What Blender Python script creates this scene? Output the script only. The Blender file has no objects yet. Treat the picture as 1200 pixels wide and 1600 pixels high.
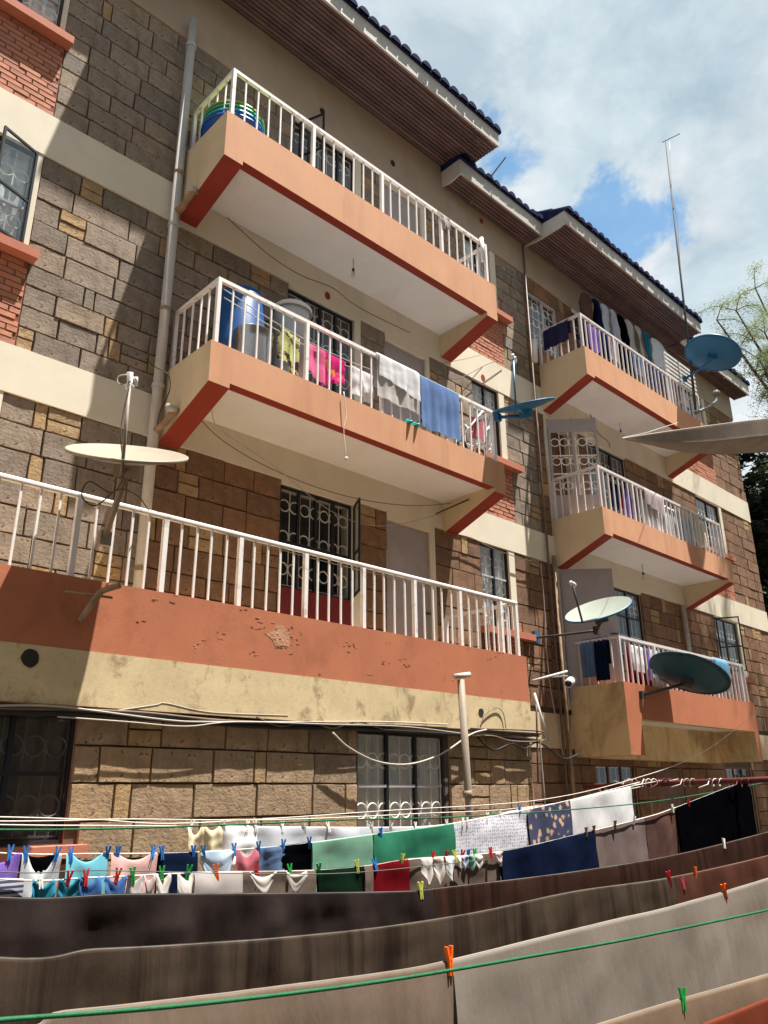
import bpy, math, random
from mathutils import Vector, Matrix, noise
random.seed(7)
D = bpy.data
SC = bpy.context.scene
COL = SC.collection
rad = math.radians

# ------------------------------------------------------------------ camera
YAW, PIT, ROL, FPX = rad(44.112), rad(19.580), rad(-0.539), 1243.24
cf = Vector((math.sin(YAW)*math.cos(PIT), math.cos(YAW)*math.cos(PIT), math.sin(PIT)))
r0 = Vector((math.cos(YAW), -math.sin(YAW), 0)); u0 = r0.cross(cf)
cr = r0*math.cos(ROL) + u0*math.sin(ROL); cu = u0*math.cos(ROL) - r0*math.sin(ROL)
cam = D.cameras.new('camera'); camo = D.objects.new('camera', cam); COL.objects.link(camo)
camo.matrix_world = Matrix(((cr.x, cu.x, -cf.x, 0), (cr.y, cu.y, -cf.y, 0), (cr.z, cu.z, -cf.z, 0), (0, 0, 0, 1)))
cam.sensor_fit = 'VERTICAL'; cam.sensor_height = 24; cam.lens = FPX/1600*24
cam.clip_start = 0.05; cam.clip_end = 3000
SC.camera = camo
GZ = -1.6                                   # the ground; the camera stands at eye height 0

def ray(px, py): return cf + cr*((px-600)/FPX) - cu*((py-800)/FPX)
def at(px, py, Y):                          # survey helper: the point seen there at distance Y from the camera plane of the yard
    d = ray(px, py); return d*(Y/d.y)
def project(P):
    k = P.dot(cf); return 600+FPX*P.dot(cr)/k, 800-FPX*P.dot(cu)/k

# ------------------------------------------------------------------ world, sun, exposure
SUN = Vector((0.205, -0.235, 1.0)).normalized()     # towards the sun
w = D.worlds.new('World'); SC.world = w; w.use_nodes = True
nt = w.node_tree; N = nt.nodes; L = nt.links; N.clear()
out = N.new('ShaderNodeOutputWorld'); bg = N.new('ShaderNodeBackground'); bg.inputs[1].default_value = 0.1
sky = N.new('ShaderNodeTexSky'); sky.sky_type = 'NISHITA'; sky.sun_disc = False
sky.sun_elevation = math.asin(SUN.z); sky.sun_rotation = math.atan2(SUN.x, SUN.y)
sky.altitude = 1600; sky.air_density = 1.0; sky.dust_density = 1.2; sky.ozone_density = 0.6
tc = N.new('ShaderNodeTexCoord')
def wn(scale, det, rough, off, dist=0.0):
    m = N.new('ShaderNodeMapping'); m.inputs['Location'].default_value = off; m.inputs['Scale'].default_value = (1, 1, 1.6)
    L.new(tc.outputs['Generated'], m.inputs['Vector'])
    n = N.new('ShaderNodeTexNoise'); n.inputs['Scale'].default_value = scale; n.inputs['Detail'].default_value = det
    n.inputs['Roughness'].default_value = rough; n.inputs['Distortion'].default_value = dist
    L.new(m.outputs[0], n.inputs['Vector']); return n
def wmath(op, a, b=None, clamp=False):
    m = N.new('ShaderNodeMath'); m.operation = op; m.use_clamp = clamp
    for i, v in enumerate((a, b)):
        if v is None: continue
        if isinstance(v, (int, float)): m.inputs[i].default_value = v
        else: L.new(v, m.inputs[i])
    return m.outputs[0]
def ramp(sock, pts, tree=None):
    T = tree or nt
    r = T.nodes.new('ShaderNodeValToRGB'); e = r.color_ramp.elements
    while len(e) < len(pts): e.new(0.5)
    for i, (p, c) in enumerate(pts): e[i].position = p; e[i].color = (c if len(c) == 4 else (*c, 1))
    T.links.new(sock, r.inputs[0]); return r.outputs[0]
n1 = wn(2.6, 8, 0.56, (3.1, 1.7, 0.4), 0.25)
n2 = wn(7.0, 7, 0.6, (0.3, 5.2, 1.1), 0.3)
# a break in the cloud cover, ragged at its rim
def gap(px, py, rad_in, rad_out):
    d = ray(px, py).normalized()
    v = N.new('ShaderNodeVectorMath'); v.operation = 'DISTANCE'
    nv = N.new('ShaderNodeVectorMath'); nv.operation = 'NORMALIZE'; L.new(tc.outputs['Generated'], nv.inputs[0])
    L.new(nv.outputs[0], v.inputs[0]); v.inputs[1].default_value = d
    dist = wmath('ADD', v.outputs['Value'], wmath('MULTIPLY', wmath('SUBTRACT', n2.outputs[0], 0.5), 0.32))
    mr = N.new('ShaderNodeMapRange'); mr.interpolation_type = 'SMOOTHSTEP'
    mr.inputs[1].default_value = rad_in; mr.inputs[2].default_value = rad_out
    mr.inputs[3].default_value = 1.0; mr.inputs[4].default_value = 0.0
    L.new(dist, mr.inputs[0]); return mr.outputs[0]
g = wmath('MAXIMUM', gap(935, 345, 0.03, 0.075), gap(800, 275, 0.0, 0.05))
cover = ramp(wmath('ADD', wmath('MULTIPLY', n1.outputs[0], 0.8), wmath('MULTIPLY', n2.outputs[0], 0.2)), [(0.20, (0, 0, 0)), (0.36, (1, 1, 1))])
cover = wmath('MULTIPLY', cover, wmath('SUBTRACT', 1.0, wmath('MULTIPLY', g, 0.8)), True)
shade = ramp(n1.outputs[0], [(0.34, (2.75, 3.05, 3.25)), (0.5, (2.0, 2.48, 2.8)), (0.62, (2.85, 3.1, 3.25))])
shade2 = ramp(n2.outputs[0], [(0.34, (0.84, 0.88, 0.91)), (0.64, (1.24, 1.19, 1.15))])
mx = N.new('ShaderNodeMix'); mx.data_type = 'RGBA'; mx.blend_type = 'MULTIPLY'; mx.inputs[0].default_value = 1
L.new(shade, mx.inputs[6]); L.new(shade2, mx.inputs[7])
mc = N.new('ShaderNodeMix'); mc.data_type = 'RGBA'
L.new(cover, mc.inputs[0]); tint = N.new('ShaderNodeMix'); tint.data_type = 'RGBA'; tint.blend_type = 'MULTIPLY'; tint.inputs[0].default_value = 1; tint.inputs[7].default_value = (0.55, 0.88, 0.9, 1)
L.new(sky.outputs[0], tint.inputs[6]); L.new(tint.outputs[2], mc.inputs[6]); L.new(mx.outputs[2], mc.inputs[7])
L.new(mc.outputs[2], bg.inputs[0]); L.new(bg.outputs[0], out.inputs[0])

sd = D.lights.new('sun', 'SUN'); sd.energy = 5.0; sd.angle = rad(0.53); sd.color = (1.0, 0.955, 0.88)
so = D.objects.new('sun', sd); COL.objects.link(so); so.rotation_euler = SUN.to_track_quat('Z', 'Y').to_euler(); so.location = (8, -4, 30)
SC.view_settings.view_transform = 'Standard'; SC.view_settings.look = 'None'
SC.view_settings.gamma = 1; SC.view_settings.use_curve_mapping = False
SC.view_settings.exposure = 1.38
SC.render.engine = 'CYCLES'; SC.render.resolution_x = 768; SC.render.resolution_y = 1024

# ------------------------------------------------------------------ materials
MATS = {}
def mat(name, col, rough=0.8, var=0.12, vscale=3.0, bump=0.15, bscale=60, metal=0.0, stain=None, stain_amt=0.5, sscale=2.0,
        sthr=(0.5, 0.7), stretch=1.0, grime=None, spots=None, trans=0.0, rand=0.0, spec=0.3, sheen=0.0, bst=1.0):
    m = D.materials.new(name); m.use_nodes = True; t = m.node_tree; n = t.nodes; l = t.links
    b = n['Principled BSDF']; b.inputs['Roughness'].default_value = rough; b.inputs['Metallic'].default_value = metal
    b.inputs['Specular IOR Level'].default_value = spec
    if sheen: b.inputs['Sheen Weight'].default_value = sheen
    tcn = n.new('ShaderNodeTexCoord')
    def nz(scale, det=6, rg=0.6, st=1.0, dis=0.0):
        mp = n.new('ShaderNodeMapping'); mp.inputs['Scale'].default_value = (1, 1, 1/st)
        l.new(tcn.outputs['Object'], mp.inputs['Vector'])
        q = n.new('ShaderNodeTexNoise'); q.inputs['Scale'].default_value = scale; q.inputs['Detail'].default_value = det
        q.inputs['Roughness'].default_value = rg; q.inputs['Distortion'].default_value = dis
        l.new(mp.outputs[0], q.inputs['Vector']); return q.outputs[0]
    c = Vector(col[:3])
    o = ramp(nz(vscale), [(0.3, tuple(c*(1-var))), (0.7, tuple(c*(1+var)))], t)
    def mixc(fac, a, bcol):
        q = n.new('ShaderNodeMix'); q.data_type = 'RGBA'
        if isinstance(fac, float): q.inputs[0].default_value = fac
        else: l.new(fac, q.inputs[0])
        l.new(a, q.inputs[6])
        if hasattr(bcol, 'is_output'): l.new(bcol, q.inputs[7])
        else: q.inputs[7].default_value = (*bcol, 1)
        return q.outputs[2]
    if rand:
        oi = n.new('ShaderNodeObjectInfo'); gi = n.new('ShaderNodeNewGeometry')
        ad = n.new('ShaderNodeMath'); ad.operation = 'ADD'; l.new(oi.outputs['Random'], ad.inputs[0]); l.new(gi.outputs['Random Per Island'], ad.inputs[1])
        fr = n.new('ShaderNodeMath'); fr.operation = 'FRACT'; l.new(ad.outputs[0], fr.inputs[0])
        lo, hi = 1-rand, 1+rand
        rc = ramp(fr.outputs[0], [(0.0, (lo, lo, lo*1.02)), (0.35, (1.0, 0.98, 0.96)), (0.7, (hi*0.98, hi*0.95, hi*0.9)), (1.0, (hi, hi*0.93, hi*0.83))], t)
        q = n.new('ShaderNodeMix'); q.data_type = 'RGBA'; q.blend_type = 'MULTIPLY'; q.inputs[0].default_value = 1
        l.new(o, q.inputs[6]); l.new(rc, q.inputs[7]); o = q.outputs[2]
    def thr(sock, a, bb, amt):
        r = ramp(sock, [(a, (0, 0, 0)), (bb, (amt, amt, amt))], t); return r
    if stain: o = mixc(thr(nz(sscale, 8, 0.65, stretch, 0.4), sthr[0], sthr[1], stain_amt), o, stain)
    if grime: o = mixc(thr(nz(sscale*3.3, 9, 0.7, stretch*0.6, 0.2), 0.52, 0.72, 0.55), o, grime)
    if spots: o = mixc(thr(nz(26, 3, 0.5, 1, 0.6), 0.64, 0.70, 0.8), o, spots)
    l.new(o, b.inputs['Base Color'])
    if bump:
        bp = n.new('ShaderNodeBump'); bp.inputs['Strength'].default_value = bump; bp.inputs['Distance'].default_value = 0.02
        l.new(nz(bscale, 6, 0.65, bst), bp.inputs['Height']); l.new(bp.outputs[0], b.inputs['Normal'])
    if trans:
        tr = n.new('ShaderNodeBsdfTranslucent'); l.new(o, tr.inputs[0])
        mxs = n.new('ShaderNodeMixShader'); mxs.inputs[0].default_value = trans
        l.new(b.outputs[0], mxs.inputs[1]); l.new(tr.outputs[0], mxs.inputs[2])
        l.new(mxs.outputs[0], n['Material Output'].inputs[0])
    MATS[name] = m; return m
def glassmat(name, tint=(0.95, 0.97, 0.97)):
    m = D.materials.new(name); m.use_nodes = True; n = m.node_tree.nodes; l = m.node_tree.links
    gl = n.new('ShaderNodeBsdfGlossy'); gl.inputs['Roughness'].default_value = 0.04; gl.inputs['Color'].default_value = (0.9, 0.95, 1, 1)
    tr = n.new('ShaderNodeBsdfTransparent'); tr.inputs[0].default_value = (*tint, 1)
    lw = n.new('ShaderNodeLayerWeight'); lw.inputs[0].default_value = 0.5
    pw = n.new('ShaderNodeMath'); pw.operation = 'POWER'; pw.inputs[1].default_value = 4.0; l.new(lw.outputs['Facing'], pw.inputs[0])
    ad = n.new('ShaderNodeMath'); ad.operation = 'MULTIPLY_ADD'; ad.inputs[1].default_value = 0.8; ad.inputs[2].default_value = 0.045; l.new(pw.outputs[0], ad.inputs[0])
    ms = n.new('ShaderNodeMixShader'); l.new(ad.outputs[0], ms.inputs[0]); l.new(tr.outputs[0], ms.inputs[1]); l.new(gl.outputs[0], ms.inputs[2])
    l.new(ms.outputs[0], n['Material Output'].inputs[0]); MATS[name] = m; return m

mat('stone', (0.25, 0.2, 0.158), 0.9, 0.25, 9, 0.4, 38, rand=0.2, stain=(0.115, 0.09, 0.068), stain_amt=0.6, sscale=5, sthr=(0.5, 0.75), spots=(0.045, 0.036, 0.03))
mat('stone_yellow', (0.34, 0.235, 0.13), 0.9, 0.22, 10, 0.5, 34, rand=0.12, spots=(0.12, 0.075, 0.04))
mat('stone_shaded', (0.20, 0.115, 0.07), 0.9, 0.26, 9, 0.4, 38, rand=0.2, stain=(0.10, 0.06, 0.036), stain_amt=0.5, sscale=5, sthr=(0.5, 0.75), spots=(0.05, 0.036, 0.025))  # stone with shade and reddish bounce light put into its colour
mat('mortar', (0.10, 0.075, 0.058), 0.95, 0.25, 8, 0.3)
mat('cream', (0.70, 0.635, 0.51), 0.85, 0.06, 2, 0.08, 90, stain=(0.47, 0.40, 0.30), stain_amt=0.45, sscale=1.1, stretch=2.5, sthr=(0.5, 0.8))
mat('frieze', (0.40, 0.31, 0.23), 0.88, 0.08, 1.5, 0.08, 80, stain=(0.27, 0.195, 0.14), stain_amt=0.5, sscale=1.3, stretch=2.0, sthr=(0.5, 0.75))
mat('stone_ground', (0.30, 0.215, 0.14), 0.9, 0.26, 9, 0.45, 38, rand=0.2, stain=(0.15, 0.10, 0.06), stain_amt=0.5, sscale=5, sthr=(0.5, 0.75), spots=(0.05, 0.036, 0.025))
mat('cream_beam', (0.62, 0.49, 0.32), 0.85, 0.07, 2, 0.08, 90, stain=(0.38, 0.27, 0.16), stain_amt=0.45, sscale=1.6, stretch=2.5, sthr=(0.5, 0.8))
mat('dirty_yellow', (0.60, 0.475, 0.28), 0.9, 0.12, 3, 0.08, 50, stain=(0.24, 0.165, 0.09), stain_amt=0.75, sscale=6.5, stretch=1.4, sthr=(0.54, 0.68), grime=(0.40, 0.30, 0.165))
mat('hood_yellow', (0.68, 0.51, 0.28), 0.9, 0.12, 2, 0.15, 60, stain=(0.20, 0.11, 0.05), stain_amt=0.75, sscale=1.7, stretch=2.2, sthr=(0.5, 0.7), grime=(0.32, 0.22, 0.11))
mat('terracotta_pale', (0.58, 0.30, 0.17), 0.85, 0.07, 1.5, 0.08, 90, stain=(0.38, 0.155, 0.08), stain_amt=0.55, sscale=2.2, stretch=7, sthr=(0.5, 0.72), grime=(0.53, 0.26, 0.145))
mat('terracotta', (0.43, 0.15, 0.075), 0.85, 0.1, 1.6, 0.1, 70, stain=(0.26, 0.08, 0.04), stain_amt=0.5, sscale=2.2, stretch=1.5, sthr=(0.55, 0.72), spots=(0.36, 0.13, 0.075))
mat('red_paint', (0.27, 0.036, 0.02), 0.7, 0.12, 3, 0.08)
mat('dark_red', (0.13, 0.012, 0.014), 0.6, 0.15, 3, 0.08)
mat('soffit_white', (0.81, 0.79, 0.79), 0.8, 0.05, 2, 0.05, 60, stain=(0.55, 0.47, 0.41), stain_amt=0.35, sscale=1.0, sthr=(0.52, 0.75))
mat('slat_brown', (0.12, 0.075, 0.075), 0.75, 0.25, 3, 0.2, 50, rand=0.22)
mat('fascia', (0.48, 0.45, 0.41), 0.7, 0.1, 4, 0.08, stain=(0.36, 0.33, 0.3), stain_amt=0.5, sscale=4)
mat('tile_blue', (0.014, 0.018, 0.06), 0.9, 0.35, 7, 0.3, 50, rand=0.2, spec=0.05)
mat('rail_white', (0.78, 0.75, 0.72), 0.5, 0.05, 8, 0.05, 80, stain=(0.36, 0.22, 0.14), stain_amt=0.7, sscale=7, sthr=(0.56, 0.72))
mat('rail_mauve', (0.62, 0.58, 0.58), 0.5, 0.08, 8, 0.05, stain=(0.34, 0.25, 0.2), stain_amt=0.5, sscale=6, sthr=(0.56, 0.75))
mat('pipe_grey', (0.47, 0.44, 0.41), 0.5, 0.1, 3, 0.05, stain=(0.25, 0.19, 0.14), stain_amt=0.4, sscale=3)
mat('pipe_rusty', (0.32, 0.21, 0.13), 0.7, 0.3, 8, 0.2, stain=(0.14, 0.07, 0.035), stain_amt=0.7, sscale=6)
mat('brick', (0.43, 0.19, 0.125), 0.85, 0.12, 10, 0.2, 50, rand=0.12)
mat('brick_joint', (0.22, 0.085, 0.055), 0.9, 0.15, 8, 0.2)
mat('sill', (0.45, 0.155, 0.095), 0.8, 0.08, 4, 0.08)
mat('frame_dark', (0.018, 0.018, 0.024), 0.45, 0.2, 6, 0.05)
mat('grille_shaded', (0.12, 0.115, 0.11), 0.5, 0.1, 6, 0.05)  # grille paint darkened to carry the shadow on the left ground window
mat('frame_grey', (0.42, 0.41, 0.43), 0.5, 0.1, 6, 0.05)
mat('door_lilac', (0.36, 0.32, 0.32), 0.55, 0.07, 1.5, 0.04, stain=(0.25, 0.21, 0.2), stain_amt=0.4, sscale=1.5)
mat('grille_white', (0.8, 0.76, 0.70), 0.5, 0.06, 8, 0.03)
mat('curtain', (0.76, 0.76, 0.75), 0.9, 0.12, 12, 0.1, trans=0.15)
mat('curtain_dark', (0.13, 0.11, 0.10), 0.9, 0.2, 9, 0.1)
mat('interior', (0.12, 0.10, 0.09), 0.9, 0.1, 2, 0)
mat('plaster_side', (0.42, 0.34, 0.25), 0.9, 0.1, 2, 0.1)
mat('wood_brown', (0.16, 0.08, 0.045), 0.6, 0.3, 4, 0.15)
mat('ground', (0.13, 0.105, 0.08), 0.95, 0.25, 1.2, 0.4, 30, stain=(0.07, 0.055, 0.045), stain_amt=0.6, sscale=0.7)
mat('dish_beige', (0.29, 0.245, 0.185), 0.5, 0.06, 6, 0.04, stain=(0.2, 0.155, 0.11), stain_amt=0.4, sscale=5)
mat('dish_pale', (0.25, 0.28, 0.24), 0.45, 0.05, 6, 0.03)
mat('dish_blue', (0.012, 0.125, 0.275), 0.45, 0.12, 5, 0.05, spec=0.4)
mat('dish_teal', (0.018, 0.075, 0.11), 0.5, 0.2, 4, 0.06, stain=(0.05, 0.05, 0.045), stain_amt=0.5, sscale=3)
mat('metal_grey', (0.20, 0.195, 0.19), 0.55, 0.15, 8, 0.05)
mat('mast_grey', (0.075, 0.072, 0.07), 0.7, 0.15, 8, 0.05, spec=0.1)
mat('pipe_brown', (0.27, 0.215, 0.165), 0.6, 0.15, 4, 0.08, stain=(0.14, 0.1, 0.07), stain_amt=0.5, sscale=4)
mat('metal_dark', (0.05, 0.045, 0.045), 0.5, 0.2, 8, 0.05)
mat('cable_white', (0.40, 0.36, 0.31), 0.5, 0.1, 8, 0)
mat('cable_black', (0.02, 0.018, 0.018), 0.5, 0.1, 8, 0)
mat('cable_brown', (0.16, 0.11, 0.08), 0.6, 0.2, 8, 0)
mat('rope_green', (0.006, 0.095, 0.035), 0.6, 0.2, 30, 0.2, 120)
mat('rope_cream', (0.62, 0.58, 0.52), 0.7, 0.1, 30, 0.1)
mat('rope_dark', (0.10, 0.12, 0.11), 0.7, 0.1, 30, 0.1)
mat('pole_red', (0.10, 0.022, 0.018), 0.55, 0.3, 6, 0.1)
mat('vent_dark', (0.03, 0.024, 0.02), 0.9, 0.3, 8, 0.2)
mat('patch', (0.47, 0.24, 0.145), 0.95, 0.2, 9, 0.5, 30)
mat('chip', (0.24, 0.10, 0.058), 0.95, 0.3, 12, 0.4, 40)
mat('bark', (0.10, 0.075, 0.055), 0.9, 0.3, 6, 0.5, 20)
mat('leaf_light', (0.22, 0.27, 0.12), 0.7, 0.3, 2, 0, trans=0.35)
mat('leaf_dark', (0.022, 0.036, 0.016), 0.7, 0.35, 2, 0, trans=0.15)
mat('tarp', (0.27, 0.215, 0.175), 0.8, 0.12, 3, 0.1, 20, trans=0.04, stain=(0.14, 0.11, 0.09), stain_amt=0.4, sscale=2)
mat('bulb', (0.7, 0.65, 0.55), 0.25, 0.05, 8, 0)
mat('black_plastic', (0.02, 0.02, 0.022), 0.4, 0.1, 8, 0.03)
mat('blue_plastic', (0.012, 0.075, 0.24), 0.4, 0.12, 5, 0.03)
mat('blue_bright', (0.02, 0.10, 0.42), 0.4, 0.1, 5, 0.03)
mat('green_plastic', (0.05, 0.42, 0.22), 0.4, 0.1, 5, 0.03)
mat('lime_plastic', (0.30, 0.42, 0.10), 0.4, 0.1, 5, 0.03)
mat('cyan_plastic', (0.05, 0.35, 0.55), 0.4, 0.1, 5, 0.03)
mat('teal_plastic', (0.03, 0.35, 0.33), 0.45, 0.1, 5, 0.03)
mat('aluminium', (0.38, 0.38, 0.39), 0.25, 0.06, 10, 0.03, metal=0.9)
mat('white_plastic', (0.68, 0.67, 0.66), 0.4, 0.05, 5, 0.03)
mat('bin_grey', (0.46, 0.47, 0.50), 0.5, 0.05, 5, 0.03)
glassmat('glass'); glassmat('glass_dark', (0.8, 0.82, 0.83))
PEGC = {'orange': (0.75, 0.13, 0.012), 'green': (0.012, 0.30, 0.05), 'blue': (0.02, 0.16, 0.50), 'red': (0.50, 0.02, 0.03), 'yellow': (0.55, 0.58, 0.10), 'white': (0.7, 0.68, 0.64), 'pink': (0.62, 0.07, 0.12), 'brown': (0.2, 0.09, 0.05)}
for k, c in PEGC.items(): mat('peg_'+k, c, 0.45, 0.08, 20, 0)
def cloth_mat(name, col, trans=0.12, var=0.1, stain=None, **k):
    return mat('cloth_'+name, col, 0.92, var, 4, 0.22, 16, trans=trans, spec=0.0, bst=4.0, stain=stain, **k)

# ------------------------------------------------------------------ mesh helpers
class MB:
    def __init__(s): s.v = []; s.f = []; s.m = []; s.mats = []
    def mi(s, m):
        if m is None: return 0
        if m not in s.mats: s.mats.append(m)
        return s.mats.index(m)
    def add(s, vs, fs, m=None):
        o = len(s.v); s.v += [tuple(v) for v in vs]; s.f += [tuple(i+o for i in f) for f in fs]; s.m += [s.mi(m)]*len(fs); return s
    def box(s, x0, x1, y0, y1, z0, z1, m=None, faces=None):
        vs = [(x, y, z) for x in (x0, x1) for y in (y0, y1) for z in (z0, z1)]
        fs = {'-x': (0, 1, 3, 2), '+x': (4, 6, 7, 5), '-y': (0, 4, 5, 1), '+y': (2, 3, 7, 6), '-z': (0, 2, 6, 4), '+z': (1, 5, 7, 3)}
        o = len(s.v); s.v += vs
        for k, f in fs.items():
            s.f.append(tuple(i+o for i in f)); s.m.append(s.mi((faces or {}).get(k, m)))
        return s
    def obox(s, c, ax, ay, az, hx, hy, hz, m=None):
        c = Vector(c); vs = [c+ax*(hx*i)+ay*(hy*j)+az*(hz*k) for i in (-1, 1) for j in (-1, 1) for k in (-1, 1)]
        return s.add(vs, [(0, 1, 3, 2), (4, 6, 7, 5), (0, 4, 5, 1), (2, 3, 7, 6), (0, 2, 6, 4), (1, 5, 7, 3)], m)
    def bar(s, a, b, r, m=None, n=4):
        return s.tube([a, b], r, n, m)
    def tube(s, pts, r, n=6, m=None, caps=True):
        pts = [Vector(p) for p in pts]; rs = r if isinstance(r, (list, tuple)) else [r]*len(pts)
        rings = []; prev = None
        for i, p in enumerate(pts):
            d = (pts[min(i+1, len(pts)-1)] - pts[max(i-1, 0)])
            if d.length < 1e-9: d = Vector((0, 0, 1))
            d.normalize()
            if prev is None:
                up = Vector((0, 0, 1)) if abs(d.z) < 0.9 else Vector((0, 1, 0))
                a = d.cross(up).normalized()
            else:
                a = (prev - d*prev.dot(d)); a = a.normalized() if a.length > 1e-6 else d.orthogonal().normalized()
            prev = a; b = d.cross(a)
            rings.append([p + (a*math.cos(2*math.pi*(k+0.5)/n) + b*math.sin(2*math.pi*(k+0.5)/n))*rs[i] for k in range(n)])
        vs = [q for R in rings for q in R]; fs = []
        for i in range(len(pts)-1):
            for k in range(n):
                fs.append((i*n+k, i*n+(k+1) % n, (i+1)*n+(k+1) % n, (i+1)*n+k))
        if caps: fs += [tuple(range(n))[::-1], tuple((len(pts)-1)*n+k for k in range(n))]
        return s.add(vs, fs, m)
    def torus(s, c, ax, ay, R, r, n=14, k=4, m=None):
        az = ax.cross(ay); vs = []; fs = []
        for i in range(n):
            t = 2*math.pi*i/n; d = ax*math.cos(t)+ay*math.sin(t)
            for j in range(k):
                q = 2*math.pi*j/k; vs.append(c+d*(R+r*math.cos(q))+az*(r*math.sin(q)))
        for i in range(n):
            for j in range(k): fs.append((i*k+j, ((i+1) % n)*k+j, ((i+1) % n)*k+(j+1) % k, i*k+(j+1) % k))
        return s.add(vs, fs, m)
    def lathe(s, c, prof, n=24, ax=None, ay=None, az=None, m=None, cap0=False, cap1=False):
        ax = ax or Vector((1, 0, 0)); ay = ay or Vector((0, 1, 0)); az = az or Vector((0, 0, 1)); c = Vector(c); vs = []; fs = []
        for (r, h) in prof:
            for i in range(n):
                t = 2*math.pi*i/n; vs.append(c+(ax*math.cos(t)+ay*math.sin(t))*r+az*h)
        for j in range(len(prof)-1):
            for i in range(n): fs.append((j*n+i, j*n+(i+1) % n, (j+1)*n+(i+1) % n, (j+1)*n+i))
        if cap0: fs.append(tuple(range(n))[::-1])
        if cap1: fs.append(tuple((len(prof)-1)*n+i for i in range(n)))
        return s.add(vs, fs, m)
    def mesh(s, name, mt=None, smooth=False):
        me = D.meshes.new(name); me.from_pydata(s.v, [], s.f)
        names = [q if q else mt for q in (s.mats or [mt])]
        if mt and not s.mats: names = [mt]
        for q in names: me.materials.append(MATS[q])
        if s.mats:
            me.polygons.foreach_set('material_index', s.m)
        if smooth: me.polygons.foreach_set('use_smooth', [True]*len(me.polygons))
        me.update(); return me
    def build(s, name, mt=None, parent=None, smooth=False):
        return link(name, s.mesh(name, mt, smooth), parent)
PINV = {}
def link(name, me, parent=None, loc=None):
    o = D.objects.new(name, me); COL.objects.link(o)
    if parent is not None:
        o.parent = parent
        if parent.name in PINV: o.matrix_parent_inverse = PINV[parent.name]
    if loc is not None: o.location = loc
    return o
def thing(name, loc, label, cat, group=None):
    o = D.objects.new(name, None); COL.objects.link(o); o.location = loc; o.empty_display_size = 0.1
    PINV[o.name] = Matrix.Translation(-Vector(loc)); return tag(o, label, cat, group)
def tag(o, label, cat, group=None):
    o['label'] = label; o['category'] = cat
    if group: o['group'] = group
    return o
def kind(o, k): o['kind'] = k; return o
def smoothpath(pts, n=6):
    pts = [Vector(p) for p in pts]; P = [pts[0]*2-pts[1]]+pts+[pts[-1]*2-pts[-2]]; outp = []
    for i in range(1, len(P)-2):
        a, b, c, d = P[i-1], P[i], P[i+1], P[i+2]
        for k in range(n):
            t = k/n; outp.append(0.5*((2*b)+(c-a)*t+(2*a-5*b+4*c-d)*t*t+(3*b-a-3*c+d)*t**3))
    outp.append(pts[-1]); return outp
X, Y_, Z = Vector((1, 0, 0)), Vector((0, 1, 0)), Vector((0, 0, 1))

# ------------------------------------------------------------------ ground
kind(MB().add([(-400, -400, GZ), (400, -400, GZ), (400, 400, GZ), (-400, 400, GZ)], [(0, 1, 2, 3)]).build('ground', 'ground'), 'structure')

# ================================================================== the building
W = 7.0                      # facade plane
BX0, BX1 = -3.0, 19.25
B = thing('apartment_building', (8, 7, GZ), 'three storey stone block apartment building with orange balconies and blue tiled roof', 'building')
Zt = {1: 3.48, 2: 6.18, 3: 8.95}          # top of the stone on each storey
Zb = {1: 1.2, 2: 3.96, 3: 6.70}           # bottom of the stone on each storey
opens = []       # (x0,x1,z0,z1)
solid = []       # areas without stone: surrounds, brick panels, red panels
wins = []
doors = []
panels = []; sills = []
for s in (1, 2, 3):
    t, b = Zt[s], Zb[s]
    wins.append(dict(x=(0.72, 1.95), z=(t-1.2, t), s=s, k='left')); solid.append((1.95, 2.0, t-1.2, t))
    sills.append((0.6, 2.07, t-1.25)); panels.append((0.72, 2.03, b if s > 1 else 1.2, t-1.3))
    wins.append(dict(x=(5.14, 6.26), z=(t-1.28, t-0.05), s=s, k='main')); solid.append((6.26, 6.37, b-1, t)); solid.append((5.14, 6.26, b-1, t-1.28))
    solid.append((5.14, 6.26, t-0.05, t))
    doors.append(dict(x=(6.84, 7.67), z=(b+0.1 if s > 1 else 1.25, t-0.1), s=s)); solid.append((6.84, 7.75, b-0.5, t)); 
    wins.append(dict(x=(8.74, 9.40), z=(t-1.26, t), s=s, k='small')); solid.append((9.40, 9.54, t-1.3, t))
    sills.append((8.66, 9.78, t-1.31)); panels.append((8.74, 9.63, b if s > 1 else 1.5, t-1.36))
    if s == 3: wins.append(dict(x=(10.50, 11.40), z=(7.55, 8.66), s=s, k='light'))
    else: doors.append(dict(x=(10.72, 11.56), z=(b+0.1 if s > 1 else 1.3, t-0.05), s=s, leaf=True)); solid.append((10.64, 11.64, b-0.5, t))
    wins.append(dict(x=(11.95, 13.35), z=(t-1.25, t-0.05), s=s, k='rmain')); solid.append((11.95, 13.35, t-0.05, t))
    wins.append(dict(x=(16.35, 17.45), z=(t-1.22, t-0.03), s=s, k='rsmall')); solid.append((17.45, 17.58, t-1.3, t)); solid.append((16.35, 17.45, t-0.03, t))
    panels.append((15.9, 17.6, b if s > 1 else 1.5, t-1.3)); sills.append((15.85, 17.65, t-1.27))
# ground floor of the recessed right part
wins.append(dict(x=(11.3, 12.5), z=(-0.9, 0.42), s=0, k='rmain')); wins.append(dict(x=(15.9, 17.1), z=(-0.9, 0.45), s=0, k='rmain'))
doors.append(dict(x=(13.2, 14.1), z=(GZ, 0.40), s=0, wood=True))
for q in wins+doors: opens.append((*q['x'], *q['z']))
for q in panels: solid.append(q)

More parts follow.
